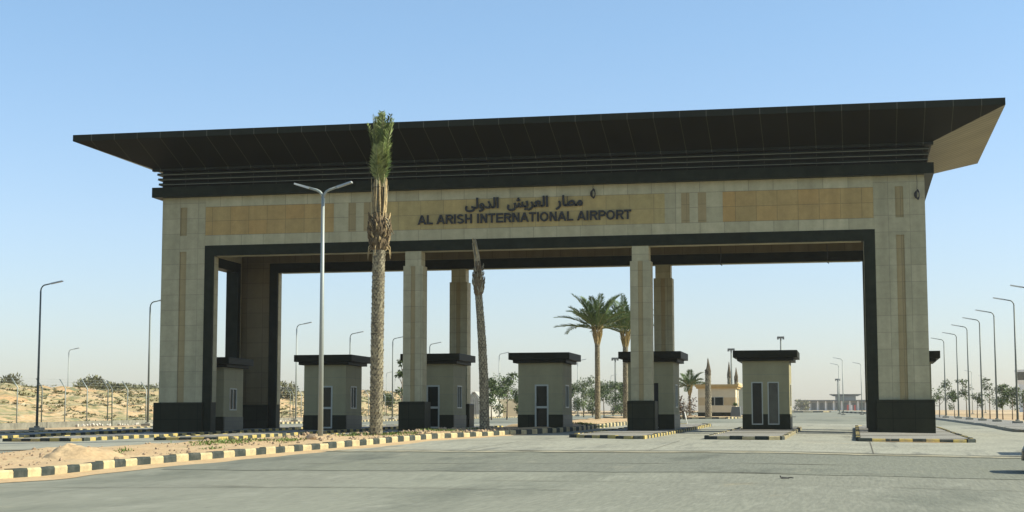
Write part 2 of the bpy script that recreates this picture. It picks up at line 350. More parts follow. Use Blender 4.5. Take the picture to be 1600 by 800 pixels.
# worn apron edge: joint coloured for dirt and edge shadow, drifted sand along it
def strip(name, x0, x1, y, wd, dz, m, wob=.12, step=.5, slope=0.0):
    mb = MB(); n = int((x1-x0)/step); lo = []; hi = []
    for i in range(n+1):
        x = x0 + (x1-x0)*i/n; yy = y + slope*(x-x0)
        e = min(1, i/4, (n-i)/4)
        y0 = yy - wd*.5*e*(1+wob*4*noise.noise((x*.8, 3.1, y))); y1 = yy + wd*.5*e*(1+wob*4*noise.noise((x*.9, 9.7, y)))
        lo.append(mb.bm.verts.new((x, y0, gz(x, y0)+dz))); hi.append(mb.bm.verts.new((x, y1, gz(x, y1)+dz)))
    for i in range(n): mb.bm.faces.new((lo[i], lo[i+1], hi[i+1], hi[i]))
    return struct(mb.build(name, m))
M['asphalt_dark'] = ground_mat('newer_asphalt', (.150, .157, .124), [((.165, .172, .13), .12, .55, .12, (1, .3, 1)), ((.105, .112, .088), .5, .60, .06, (1, .25, 1)), ((.19, .19, .145), 1.1, .66, .05, (1, .25, 1))], fine=14, bump=.35, stretch=(1, .10, 1))
strip('road_patch', 14.4, 48, -30.6, 11.6, .020, M['asphalt_dark'], wob=.012)
for (xa, xb, yy, sl) in ((18, 33, -33.4, .12), (24, 37, -40.2, -.05), (12, 26, -46.5, .2), (28.5, 34, -37, .3), (19, 29, -43.8, -.1)):
    strip('crack', xa, xb, yy, .05, .026, M['joint'], wob=.9, step=.3, slope=sl)
strip('joint', 16.5, 44, APR-.12, .34, .045, M['joint'], wob=.2)
for jx in (20.9, 26.6, 33.25, 39.0):
    sheet('joint', [(jx, APR), (jx+.03, APR), (jx+.03, -14.9 if jx < 33 else -13.2), (jx, -14.9 if jx < 33 else -13.2)], .032, M['joint'])
strip('sand_drift', 15.6, 41, APR-.75, .8, .034, M['drift'], wob=.3)
strip('joint', -9, 9.5, APR-.1, .35, .045, M['joint'], wob=.25)
strip('joint', 18.5, 40, 29.1, .25, .045, M['joint'], wob=.1)

# median: sandy strip between the two carriageways, booth four stands at its tip
XR = [(-100, 17.2), (-60, 16.0), (-42, 15.15), (-35.3, 14.98), (-28.7, 15.75), (-21, 16.5), (-13.3, 16.95), (-5, 18.3), (0, 19.2), (5, 19.55), (26, 19.6), (46, 18.6)]
XL = [(-100, 5.5), (-60, 7.2), (-42, 7.9), (-30.6, 8.7), (-26.4, 9.6), (-23, 10.3), (-18.2, 11.6), (-14.2, 12.9), (-12.5, 14.2), (0, 14.4), (5, 16.6), (9, 16.8), (12, 14.2), (44, 14.2), (46, 16)]
xr = lambda y: lerp(y, [a for a, b in XR], [b for a, b in XR])
xl = lambda y: lerp(y, [a for a, b in XL], [b for a, b in XL])
def median_z(x, y):
    a, b = xl(y), xr(y); e = min(x-a, b-x); e = max(0, min(1, e/.8))
    return gz(x, y) + .02 + .155*min(1, (x-a)/.5 if x-a < .5 else 1) + e*(.10*noise.noise((x*.45, y*.45, 1.3)) + .05*noise.noise((x*1.7, y*1.7, 4.)) + .03*noise.noise((x*5, y*5, 8.)) + .05)
def median(y0, y1, st, nc):
    mb = MB(); rows = []; n = int((y1-y0)/st)
    for j in range(n+1):
        y = y0 + st*j; a, b = xl(y), xr(y)-.12
        rows.append([mb.bm.verts.new((a+(b-a)*i/nc, y, median_z(a+(b-a)*i/nc, y))) for i in range(nc+1)])
    for j in range(n):
        for i in range(nc):
            f = mb.bm.faces.new((rows[j][i], rows[j][i+1], rows[j+1][i+1], rows[j+1][i])); f.smooth = True
    # outer skirt down to the road
    for j in range(n):
        a, b = rows[j][0], rows[j+1][0]
        mb.bm.faces.new((mb.bm.verts.new((a.co.x-.25, a.co.y, gz(a.co.x, a.co.y)-.02)), a, b, mb.bm.verts.new((b.co.x-.25, b.co.y, gz(b.co.x, b.co.y)-.02))))
    return struct(mb.build('median', M['sand'], recalc=False))
median(-62, 46, .35, 26)
kerb([(xr(y), y) for y in [-60+i*.8 for i in range(133)]], .24, .24, .64, [M['cream'], M['black']])
# windblown sand along the foot of the near kerb
def verge():
    mb = MB(); prev = None
    for i in range(110):
        y = -58 + i*.5; x = xr(y)+.1; wd = max(.0, (.75 + .5*noise.noise((y*.35, 2, 0)))*min(1, (-3-y)/8 if y > -11 else 1))
        a = mb.bm.verts.new((x, y, gz(x, y)+.055)); b = mb.bm.verts.new((x+wd, y, gz(x+wd, y)+.022))
        if prev: mb.bm.faces.new((prev[0], prev[1], b, a))
        prev = (a, b)
    return struct(mb.build('sand_verge', M['sand']))
verge()
def island(x0, x1, yf0, yf1, y1, mats, nose=.6, block=.5):
    """paved lane island; front edge runs from (x0,yf0) to (x1,yf1), rounded tail at y1"""
    h = .15
    sheet('pavement', [(x0+.1, yf0+.1), (x1-.1, yf1+.1), (x1-.1, y1-nose), (x1-nose, y1-.1), (x0+nose, y1-.1), (x0+.1, y1-nose)], h-.015, M['paving'])
    strip('sand_drift', x0+.2, x1-.1, yf0-.22, .42, .036, M['sand'], wob=.45, step=.3, slope=(yf1-yf0)/(x1-x0))
    kerb([(x0, yf0), (x1-.25, yf1), (x1, yf1+.3), (x1, y1-nose), (x1-nose, y1), (x0+nose, y1), (x0, y1-nose), (x0, yf0)], h, .16, block, mats)
YK = [M['black'], M['yellow']]; CK = [M['black'], M['cream']]
island(-7.6, -4.2, -9.0, -9.5, 20, YK)
island(-.5, 3.25, -13.6, -14.6, 16, YK)
island(6.2, 8.95, -14.2, -14.0, 16, YK)
island(11.45, 14.25, -12.8, -12.0, 13, YK)
island(21.7, 24.95, -9.3, -12.2, 18, YK)
island(27.3, 30.15, -12.3, -13.2, 8.2, CK)
island(32.85, 37.0, -12.7, -11.6, 16, YK)
# outer kerbs and pavements of the two roads
sheet('pavement', [(40.5, 9.9), (44.9, 4.2), (50.5, .5), (60, 1.5), (60, 6), (52, 6), (46, 10), (45, 20), (45, 200), (40.5, 200)], .13, M['paving'])
kerb([(62, 1.2), (52, .2), (45.2, 4), (40.8, 9.7), (40.4, 14), (40.4, 300)], .15, .18, 1.0, [M['dust_kerb'], M['dust_kerb']])
sheet('pavement', [(-9.6, -2), (-9.6, 260), (-13, 260), (-13, -2)], .13, M['sand'])
kerb([(-9.5, -2), (-9.5, 260)], .15, .18, .5, CK)
sheet('pavement', [(11.5, 74), (21.6, 74), (22.2, 78), (22.2, 118), (9, 118), (8, 90)], .16, M['sand'])
kerb([(8, 90), (11.4, 74), (21.4, 74), (22.2, 78), (22.2, 118)], .17, .2, .6, CK)
# far verge of the road in front of the terminal
sheet('sand_verge', [(-60, 305), (27.5, 305), (27.5, 315), (-60, 420)], .05, M['sand'])
kerb([(-60, 305), (27, 305), (27.6, 309)], .3, .3, 2.2, [M['black'], M['cream']])
sheet('sand_verge', [(40.2, 210), (30.5, 262), (30.5, 330), (60, 330), (60, 210)], .05, M['sand'])
kerb([(40.2, 210), (30.5, 262), (30.2, 320)], .3, .3, 2.2, [M['dust_kerb'], M['black']])

# ------------------------------------------------------------------ the gate
W, D, T = 36., 8.97, .6
gate = thing('airport_gate', 'monumental beige stone airport gate with wide dark overhanging roof and black lettering', 'gate', (0, 0, 0))
LS, FS, OC, OP, TS, BS, GR, LN = M['light_stone'], M['frieze_stone'], M['ochre_stone'], M['ochre_pale'], M['tan_stone'], M['brown_stone'], M['granite'], M['liner']
ZT, ZBT, ZBB, ZP = 11.42, 9.05, 8.55, 1.51
def pier(x0, s, yf, face):
    """s = +1: pier grows to +x from its outer corner x0 (left), -1 mirrored; face = -1 towards the camera, +1 rear"""
    mb = MB(); X = lambda a: x0 + s*a
    def bx(a, b, y0, y1, z0, z1, mi): mb.box(min(X(a), X(b)), max(X(a), X(b)), y0, y1, z0, z1, mi)
    yo, yi = (yf, yf+.05) if face < 0 else (yf+T, yf+T-.05)
    ya, yb = min(yo, yi), max(yo, yi)
    core = (yb, yf+T) if face < 0 else (yf, ya)
    bx(0.003, 2.225, *core, ZP, ZT-.003, 1)
    for a, b, z0, z1 in ((0, .93, ZP, ZT), (1.28, 2.225, ZP, ZT), (.93, 1.28, 8.77, 9.55), (.93, 1.28, 10.93, ZT)): bx(a, b, ya, yb, z0, z1, 0)
    return mb.build('pier', [LS, TS], gate)
g0 = -.35
for yf, fc in ((0., -1), (D, 1)):
    for x0, s in ((0, 1), (W, -1)):
        pier(x0, s, yf, fc)
        mb = MB(); a, b = sorted((x0-s*.19, x0+s*2.30)); mb.box(a, b, yf-.19, yf+T+.19, g0, ZP); mb.bevel(.015); mb.build('plinth', GR, gate)
    # dark portal frame: two jambs and the lintel
    mb = MB()
    mb.box(2.225, 2.68, yf-.012, yf+T+.012, g0, ZBT); mb.box(33.32, 33.81-.0, yf-.012, yf+T+.012, g0, ZBT)
    mb.box(2.68, 33.32, yf-.012, yf+T+.012, ZBB, ZBT)
    mb.build('portal_frame', LN, gate)
# inner face of the openings: pale reveal
for yf in (0., D):
    mb = MB(); mb.box(2.68, 2.70, yf+.09, yf+T-.03, ZP+.01, ZBB-.02); mb.box(33.30, 33.32, yf+.09, yf+T-.03, ZP+.01, ZBB-.02)
    mb.box(2.8, 33.2, yf+.1, yf+T-.04, ZBB-.02, ZBB); mb.build('reveal', LS, gate)
# frieze of the front: limestone field with ochre panels, tile by tile so nothing overlaps
def frieze(yf, fc, name):
    mb = MB()
    y_in0, y_in1 = (yf+.02, yf+T) if fc < 0 else (yf, yf+T-.02)
    xs = [2.225, 8.72, 9.44, 9.82, 10.20, 10.58, 11.30, 24.49, 25.24, 25.62, 26.0, 26.38, 27.12, 33.775]
    kinds = [1, 0, 2, 0, 2, 0, 3, 0, 2, 0, 2, 0, 1]
    z1, z2 = 9.55, 10.93
    mb.box(2.228, 33.77, y_in0+.012 if fc < 0 else y_in0, y_in1 if fc < 0 else y_in1-.012, ZBT+.003, ZT-.004, 0)
    ya, yb = (yf, yf+.028) if fc < 0 else (yf+T-.028, yf+T)
    mb.box(2.228, 33.772, ya, yb, ZBT+.002, z1, 0); mb.box(2.228, 33.772, ya, yb, z2, ZT, 0)
    for a, b, k in zip(xs, xs[1:], kinds):
        dd = .0 if k == 0 else .008
        mb.box(a+(.003 if a == 2.225 else 0), b, ya+dd, yb, z1, z2, k)
    return mb.build(name, [FS, OC, TS, OP], gate)
frieze(0., -1, 'frieze'); frieze(D, 1, 'frieze')
# inner faces of the rear beam and the side walls, ceiling
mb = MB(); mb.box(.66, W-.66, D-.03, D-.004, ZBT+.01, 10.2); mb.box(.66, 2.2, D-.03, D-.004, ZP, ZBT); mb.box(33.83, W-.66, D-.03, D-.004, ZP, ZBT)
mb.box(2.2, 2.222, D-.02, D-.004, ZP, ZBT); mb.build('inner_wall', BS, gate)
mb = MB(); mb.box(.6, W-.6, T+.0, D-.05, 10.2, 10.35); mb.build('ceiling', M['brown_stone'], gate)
for x0, s in ((0, 1), (W, -1)):
    mb = MB(); bx = lambda a, b, y0, y1, z0, z1, mi=0: mb.box(min(x0+s*a, x0+s*b), max(x0+s*a, x0+s*b), y0, y1, z0, z1, mi)
    bx(.002, .64, T+.002, .80, ZP, ZT-.006); bx(.002, .64, .80, D-.002, ZBT+.002, ZT-.006); bx(.002, .64, 8.78, D-.002, ZP, ZBT)
    mb.build('side_wall', LS, gate)
    mb = MB(); bx(-.012, .655, .802, 1.15, g0, ZBT); bx(-.012, .655, 8.40, 8.78, g0, ZBT); bx(-.012, .655, 1.15, 8.40, ZBB, ZBT)
    mb.build('side_frame', LN, gate)
    mb = MB(); bx(-.19, .75, T+.192, .80, g0, ZP-.01); mb.build('side_plinth', GR, gate)
# columns
def column(cx, y0):
    mb = MB(); z0 = 7.857; w_ = .95; dp = .80
    mb.box(cx+.03, cx+w_-.03, y0+.03, y0+dp-.03, ZP, z0-.004, 1)
    for a, b in ((0, .37), (.58, w_)): mb.box(cx+a, cx+b, y0, y0+dp, ZP, z0)
    mb.bevel(.006); mb.build('column_shaft', [LS, TS], gate)
    mb = MB(); mb.box(cx+.09, cx+w_-.09, y0+.02, y0+dp-.05, z0, ZBB+.0); mb.build('column_neck', FS, gate)
    mb = MB(); mb.box(cx-.16, cx+w_+.16, y0-.15, y0+dp+.15, g0, ZP); mb.bevel(.02); mb.build('column_base', GR, gate)
for cx in (12.16, 22.87):
    column(cx, 0.); column(cx, D)
# cornice, fins, eaves
p = .4
def ring_beam(mb, o, z0, z1, th=.6, mi=0):
    """a rectangular ring that overhangs the walls by o"""
    mb.box(-o, W+o, -o, -o+th, z0, z1, mi); mb.box(-o, W+o, D+T+o-th, D+T+o, z0, z1, mi)
    mb.box(-o, -o+th, -o+th, D+T+o-th, z0, z1, mi); mb.box(W+o-th, W+o, -o+th, D+T+o-th, z0, z1, mi)
mb = MB(); ring_beam(mb, p, ZT, 11.90, .9); mb.build('cornice', LN, gate)
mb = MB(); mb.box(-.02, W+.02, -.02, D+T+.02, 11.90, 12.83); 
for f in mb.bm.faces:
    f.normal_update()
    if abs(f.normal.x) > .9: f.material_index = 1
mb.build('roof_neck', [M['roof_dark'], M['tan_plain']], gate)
for k, z in enumerate((12.04, 12.28, 12.52)):
    o = .16 + .03*k
    mb = MB(); ring_beam(mb, o, z, z+.10, .5, 0); ring_beam(mb, o+.012, z+.005, z+.030, .02, 1); mb.build('fin', [LN, M['fin']], gate)
EX, EY0, EY1, ZE0, ZE1, HZ, hx = 3.26, 3.09, 3.84-.6, 13.83, 14.13, 12.82, .376
def eave():
    mb = MB(); lo = [(-hx, -hx, HZ), (W+hx, -hx, HZ), (W+hx, D+T+hx, HZ), (-hx, D+T+hx, HZ)]
    hi = [(-EX, -EY0, ZE0), (W+EX, -EY0, ZE0), (W+EX, D+T+EY1, ZE0), (-EX, D+T+EY1, ZE0)]
    A = [mb.bm.verts.new(q) for q in lo]; B = [mb.bm.verts.new(q) for q in hi]
    top = [mb.bm.verts.new((x, y, ZE1)) for x, y, z in hi]
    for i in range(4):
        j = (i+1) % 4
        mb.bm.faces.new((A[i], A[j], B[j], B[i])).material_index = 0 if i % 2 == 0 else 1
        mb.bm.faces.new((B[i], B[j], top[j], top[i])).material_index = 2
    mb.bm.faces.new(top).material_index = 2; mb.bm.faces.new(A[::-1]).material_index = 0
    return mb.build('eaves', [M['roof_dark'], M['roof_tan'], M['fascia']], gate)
eave()
mb = MB(); o = hx+.03
mb.box(-o, W+o, -o, -o+.25, HZ-.12, HZ-.002); mb.box(-o, W+o, D+T+o-.25, D+T+o, HZ-.12, HZ-.002); mb.build('eaves_trim', M['fascia'], gate)
# lettering
def text_mesh(name, body, size, x0, x1, z, h_target, bold):
    cu = bpy.data.curves.new(name, 'FONT'); cu.body = body; cu.size = size; cu.extrude = .035; cu.offset = bold
    o = bpy.data.objects.new(name, cu); C.objects.link(o)
    me = bpy.data.meshes.new_from_object(o.evaluated_get(bpy.context.evaluated_depsgraph_get()))
    bpy.data.objects.remove(o); bpy.data.curves.remove(cu)
    xs = [v.co.x for v in me.vertices]; ys = [v.co.y for v in me.vertices]
    sx = (x1-x0)/(max(xs)-min(xs)); sz = h_target/(max(ys)-min(ys)); mx, my = min(xs), min(ys)
    for v in me.vertices: v.co = Vector((x0+(v.co.x-mx)*sx, -.06-v.co.z, z+(v.co.y-my)*sz))
    me.flip_normals()
    me.materials.clear(); me.materials.append(M['letters'])
    ob = bpy.data.objects.new(name, me); C.objects.link(ob); ob.parent = gate
    return ob
def latin(name, body, x0, x1, z, H):
    """heavy sans-serif capitals built stroke by stroke; every stroke a little prouder than the last"""
    wid = dict(A=1.0, L=.83, R=.98, I=.39, S=.92, H=1.0, N=1.0, T=.86, E=.92, O=1.08, P=.93); wid[' '] = .42
    V, Hh = .205, .175; tot = sum(wid[c] for c in body); kx = (x1-x0)/tot; mb = MB(); cnt = [0]
    def ext(poly, cx):
        cnt[0] += 1; y = -.075 - (cnt[0] % 7)*.002
        P = [(x0+(cx+a)*kx, z+b*H) for a, b in poly]; mb.hexa([(a, -.004, b) for a, b in P], [(a, y, b) for a, b in P])
    def rect(cx, a, b, c, d): ext([(a, b), (c, b), (c, d), (a, d)], cx)
    def arc(cx, ox, oy, rx, rz, a0, a1, n=12):
        for i in range(n):
            t0, t1 = R(a0+(a1-a0)*i/n), R(a0+(a1-a0)*(i+1)/n)
            ext([(ox+rx*math.cos(t0), oy+rz*math.sin(t0)), (ox+rx*math.cos(t1), oy+rz*math.sin(t1)), (ox+(rx-V)*math.cos(t1), oy+(rz-Hh)*math.sin(t1)), (ox+(rx-V)*math.cos(t0), oy+(rz-Hh)*math.sin(t0))], cx)
    cx = 0.
    for c in body:
        w_ = wid[c]; m = .085
        if c in 'LHEINRP': rect(cx, m+.01, 0, m+.01+V, 1)
        if c == 'L': rect(cx, m+V, 0, w_-.03, Hh)
        if c == 'E':
            for q in (0, .425, 1-Hh): rect(cx, m+V, q, w_-(.06 if q == .425 else .03), q+Hh)
        if c in 'HN': rect(cx, w_-m-.01-V, 0, w_-m-.01, 1)
        if c == 'H': rect(cx, m+V, .42, w_-m-V, .42+Hh)
        if c == 'N': ext([(m+.01, 1), (m+.03+V, 1), (w_-m-.01, 0), (w_-m-.03-V, 0)], cx)
        if c == 'T': rect(cx, .03, 1-Hh, w_-.03, 1); rect(cx, w_/2-V/2, 0, w_/2+V/2, 1-Hh)
        if c == 'A':
            ext([(.0, 0), (.215, 0), (.60, 1), (.39, 1)], cx); ext([(1., 0), (.785, 0), (.40, 1), (.61, 1)], cx); rect(cx, .26, .22, .74, .22+.165)
        if c in 'RP':
            e = .44 if c == 'R' else .38; rect(cx, m+V, 1-Hh, .60, 1); rect(cx, m+V, e, .60, e+Hh); arc(cx, .60, (1+e)/2, w_-.62, (1-e)/2, -90, 90)
            if c == 'R': ext([(.48, .45), (.70, .47), (w_+.02, 0), (w_-.24, 0)], cx)
        if c == 'O': arc(cx, w_/2, .5, w_/2-.05, .515, 0, 360, 22)
        if c == 'S':
            arc(cx, w_/2, .725, w_/2-.07, .285, 20, 270, 14); arc(cx, w_/2, .275, w_/2-.06, .29, 90, -160, 14)
        cx += w_
    return mb.build(name, M['letters'], gate)
latin('english_lettering', 'AL ARISH INTERNATIONAL AIRPORT', 12.86, 22.97, 9.79, .43)
ar = ['\uFEE3\uFEC4\uFE8E\uFEAD', '\uFE8D\uFEDF\uFECC\uFEAE\uFEF3\uFEB6', '\uFE8D\uFEDF\uFEAA\uFEED\uFEDF\uFEF0']
text_mesh('arabic_lettering', '  '.join(a[::-1] for a in ar[::-1]), 1, 15.15, 20.72, 10.30, .68, .030)

# things hanging on the gate
def hanging(x, y, z0, z1, label, lump):
    t = thing('hanging_cable', label, 'cable', (x, y, z1))
    mb = MB(); mb.tube([(x, y, z1), (x+.02, y, (z0+z1)/2+.2), (x-.01, y, z0+.2)], .012, 6); mb.build('cable', M['wire'], t)
    mb = MB()
    for q in range(3): # tangled end and a loop
        mb.tube([(x+.11*math.cos(a)*(1-.2*q)+.02*q, y-.02*q, lump+.16*math.sin(a)*(1+.2*q)) for a in [i*2*math.pi/14+q for i in range(15)]], .022, 5)
    mb.build('coil', M['wire'], t)
    return t
hanging(21.2, -.12, 10.95, 11.40, 'dark tangled cable end hanging over the sign between the Arabic and Latin lettering', 11.0)
hanging(35.66, -.12, 10.35, 11.40, 'loose cable with a coiled end hanging at the top of the right stone pier', 10.52)
for x, lb in ((26.9, 'thin wire hanging under the lintel beside the second pair of columns'), (31.7, 'thin wire hanging under the lintel near the right pier')):
    mb = MB(); mb.tube([(x, 1.2, 8.53), (x+.02, 1.2, 8.2), (x-.02, 1.2, 7.75)], .014, 5); mb.tube([(x-.02, 1.2, 7.75), (x+.07, 1.2, 7.68)], .02, 5)
    tag(mb.build('hanging_wire', M['wire']), lb, 'wire', 'wires under the lintel')

# ------------------------------------------------------------------ toll booths
def booth(x0, label, front='door', yf=2.5, w_=2.13, dp=2.6, side_glass='glass'):
    x1 = x0+w_; z0 = gz(x0+1, yf)+.13; t = thing('gate_booth', label, 'booth', (x0+w_/2, yf+dp/2, z0), 'booths in the lanes of the gate')
    y1 = yf+dp; zb = z0+.70; zt = z0+3.14
    ops = []   # openings on the front: (xa, xb, za, zb)
    if front == 'door': ops = [(x0+.80, x0+1.46, z0+.06, z0+2.12)]
    elif front == 'dark': ops = [(x0+.78, x0+1.42, z0+.12, z0+2.16)]
    else: ops = [(x0+.40, x0+.92, z0+.22, z0+2.18), (x0+1.14, x0+1.66, z0+.22, z0+2.18)]
    # walls, front wall cut round its openings
    th = .12
    def wallgrid(mb, mi, z_lo, z_hi, off):
        xs = sorted({x0-off, x1+off} | {v for o in ops for v in o[:2]}); zs = sorted({z_lo, z_hi} | {min(max(v, z_lo), z_hi) for o in ops for v in o[2:]})
        for a, b in zip(xs, xs[1:]):
            for c, d in zip(zs, zs[1:]):
                if any(o[0]-1e-4 <= a and b <= o[1]+1e-4 and o[2]-1e-4 <= c and d <= o[3]+1e-4 for o in ops): continue
                mb.box(a, b, yf-off, yf+th, c, d, mi)
    wy0, wy1, wz0, wz1 = yf+.80, yf+1.75, z0+1.02, z0+2.12  # side window
    mb = MB(); wallgrid(mb, 0, zb, zt, 0.)
    for xa, xb in ((x0, x0+th), (x1-th, x1)):
        mb.box(xa, xb, yf+th, wy0, zb, zt); mb.box(xa, xb, wy1, y1, zb, zt); mb.box(xa, xb, wy0, wy1, zb, wz0); mb.box(xa, xb, wy0, wy1, wz1, zt)
    mb.box(x0+th, x1-th, y1-th, y1, zb, zt); mb.box(x0+th, x1-th, yf+th, y1-th, zt-.1, zt-.01)
    mb.build('wall', M['booth'], t)
    mb = MB(); wallgrid(mb, 0, z0-.1, zb, .025); mb.box(x0-.025, x0+th, yf+th, y1+.025, z0-.1, zb); mb.box(x0+th, x1-th, y1-th, y1+.025, z0-.1, zb)
    mb.box(x1-th, x1+.025, yf+th, y1+.025, z0-.1, zb, 1)  # right side coloured lighter as the lit face of the base
    mb.build('base', [M['granite'], M['granite_lit']], t)
    mb = MB(); mb.box(x0-.22, x1+.22, yf-.22, y1+.22, zt, zt+.15); mb.box(x0-.40, x1+.40, yf-.40, y1+.40, zt+.15, zt+.48); mb.bevel(.012); mb.build('roof', M['booth_roof'], t)
    def framed(name, box, axis, glass, bar=None, fw=.055, lamp=False):
        """frame with a pane set in an opening; axis 'y': on the front, 'x': on the side at x1 (or x0 for negative)"""
        a, b, c, d = box; mb = MB()
        def bb(p0, p1, q0, q1, dd0, dd1, m_):
            if axis == 'y': m_.box(p0, p1, yf+dd0, yf+dd1, q0, q1)
            elif axis == 'x': m_.box(x1-dd1, x1-dd0, p0, p1, q0, q1)
            else: m_.box(x0+dd0, x0+dd1, p0, p1, q0, q1)
        bb(a, a+fw, c, d, -.012, .06, mb); bb(b-fw, b, c, d, -.012, .06, mb); bb(a+fw, b-fw, d-fw, d, -.012, .06, mb); bb(a+fw, b-fw, c, c+fw, -.012, .06, mb)
        if bar is not None: bb(a+fw, b-fw, bar-.05, bar+.05, -.008, .06, mb)
        if axis != 'y': bb((a+b)/2-.02, (a+b)/2+.02, c+fw, d-fw, 0, .05, mb)
        fr = mb.build(name, M['frame'], t)
        mb = MB(); bb(a+fw, b-fw, c+fw, d-fw, .045, .055, mb); mb.build('pane', glass, fr)
        return fr
    if front == 'door':
        o = ops[0]; dr = framed('door', o, 'y', M['glass'], bar=z0+1.05, fw=.075)
        mb = MB(); mb.box(o[0]+.085, o[0]+.115, yf-.06, yf-.012, z0+1.12, z0+1.26); mb.build('handle', M['wire'], dr)
    elif front == 'dark':
        o = ops[0]; mb = MB(); mb.box(o[0], o[1], yf+th-.01, yf+th+.02, o[2], o[3]); dr = mb.build('door', M['void'], t)  # near-black panel stands for the unlit inside of the open doorway
        mb = MB(); mb.box(o[0], o[1], yf-.05, yf+th-.01, o[2]-.05, o[2]); mb.build('threshold', M['frame'], dr)
    else:
        for k, o in enumerate(ops): framed('window', o, 'y', M['glass'] if k == 0 else M['glass_lit'], fw=.05)
        mb = MB(); mb.box(x0-.1, x1+.06, yf-.12, y1+.05, z0-.04, z0+.045); mb.build('threshold', M['booth_roof'], t)
    framed('window', (wy0, wy1, wz0, wz1), 'x', M[side_glass])
    framed('window', (wy0, wy1, wz0, wz1), '-x', M['glass'])
    if front == 'windows':
        mb = MB(); mb.box(x1+.02, x1+.22, wy0-.05, wy1+.05, wz0-.46, wz0-.42); mb.build('shelf', M['white'], t)
    return t
booth(.18, 'beige ticket booth tucked inside the left pier of the gate, small window facing the lane')
booth(6.47, 'beige ticket booth right behind the tall double armed street lamp', side_glass='glass')
booth(11.84, 'beige ticket booth half hidden behind the left front column of the gate')
booth(17.15, 'beige ticket booth standing free between the two pairs of columns, white framed glass door')
booth(22.40, 'beige ticket booth half hidden behind the right front column, with an open dark doorway', front='dark')
booth(27.72, 'beige ticket booth with two tall framed windows side by side on its front', front='windows')
booth(34.05, 'ticket booth almost hidden behind the right pier, only its dark roof edge showing')

# ------------------------------------------------------------------ street lamps
def lamp(p, h, side, label, m='galv', group='street lamps along the roads', r=.075, arm=1.05, base=True):
    t = thing('street_lamp', label, 'street lamp', p, group); x, y, z = p
    mb = MB(); mb.tube([(x, y, z+.0), (x, y, z+h*.5), (x, y, z+h-.45)], [r, r*.8, r*.62], 10); mb.build('pole', M[m], t)
    if base:
        mb = MB(); mb.box(x-.32, x+.32, y-.32, y+.32, z-.15, z+.16); mb.bevel(.03); mb.tube([(x, y, z+.16), (x, y, z+.24)], r*2, 10); mb.build('base', M['dust_kerb'], t)
    for s in ([side] if side else [-1, 1]):
        zt = z+h-.45
        pts = [(x, y, zt)] + [(x+s*.30*(1-math.cos(a)), y, zt+.34*math.sin(a)) for a in (R(25), R(50), R(72))]
        ex, ez = pts[-1][0], pts[-1][2]
        pts.append((ex+s*arm*.45, y, ez+.09)); 
        if not side: pts = [(x+s*.02, y, zt-.05), (x+s*.05, y, zt+.06), (x+s*.12, y, zt+.15), (x+s*.24, y, zt+.215), (x+s*.60, y, zt+.325)]
        mb = MB(); mb.tube(pts, [r*.52]*(len(pts)-1)+[r*.42], 8); ar_ = mb.build('arm', M[m], t)
        q = Vector(pts[-1]); d = (q-Vector(pts[-2])).normalized(); e = q + d*(.62 if side else .50); n_ = Vector((0, 1, 0)); u = Vector((-d.z*s, 0, abs(d.x)))
        mb = MB()
        ring = lambda c_, hw, hh: [c_ - n_*hw - u*hh, c_ + n_*hw - u*hh, c_ + n_*hw*.8 + u*hh, c_ - n_*hw*.8 + u*hh]
        mb.hexa(ring(q-d*.08, .07, .04), ring(e, .12, .03)); mb.build('lamp_head', M['lamp_head'], t)
    return t
p5 = at(501, 58); p5.z = median_z(p5.x, p5.y)-.02
lamp(p5, 9.10, 0, 'tall steel street lamp with two arms in a V, on the sandy median', 'galv', r=.095, base=False, arm=1.2)
mb = MB();
for (u, t_, h, lb, mt) in ((58, 89, 8.1, 'dark single armed lamp at far left in front of the wire fence', 'galv_dark'),
        (105, 185, 8, 'slender pale lamp standing behind the fence at the foot of the scrubby hill', 'galv'),
        (231, 103, 8, 'dark single armed lamp just left of the gate\'s left pier', 'galv_dark'),
        (462, 132, 8, 'lamp seen in the opening left of the double armed lamp', 'galv'),
        (546, 148, 8, 'lamp head rising above the roof of the booth behind the double armed lamp', 'galv_dark'),
        (613, 158, 8, 'lamp between the tied palm and the left front column', 'galv_dark'),
        (671, 172, 8, 'lamp head showing between the left front column and the rear column', 'galv_dark'),
        (780, 203, 8, 'lamp on the far side of the road between the bare palm and the free booth', 'galv'),
        (903, 233, 8, 'thin lamp to the right of the free standing booth roof', 'galv')):
    p_ = at(u, t_); p_.z += .12; lamp(p_, h, 1, lb, mt)
for (u, t_, lb) in ((603.5, 300, 'tiny distant lamp just right of the tied palm trunk'), (617, 345, 'tiny distant lamp close to the left edge of the left front column'),
        (898, 420, 'faint distant lamp behind the thin lamp beside the free booth'), (955, 330, 'faint distant lamp between the two leafy palms')):
    p_ = at(u, t_); lamp(p_, 8, 1, lb, 'galv', r=.07)
nth = ('nearest', 'second', 'third', 'fourth', 'fifth', 'sixth')
for k, (u, t_) in enumerate(((1590, 104), (1558, 117), (1535, 127), (1515, 138), (1498, 152), (1478, 164))):
    p_ = at(u, t_); p_.z += .13
    lamp(p_, 8, -1, ['tallest whole lamp of the right kerb row, standing before the control tower', 'second whole lamp of the right kerb row, counted from the picture edge',
        'third whole lamp of the right kerb row, counted from the picture edge', 'fourth lamp of the right kerb row, counted from the picture edge',
        'fifth lamp of the right kerb row, next to last before the pier', 'last lamp of the right kerb row, closest to the right pier'][k], 'galv_dark')
p_ = at(1622, 93); p_.z += .13; lamp(p_, 8, -1, 'lamp at the right picture edge of which only the arm shows', 'galv_dark')
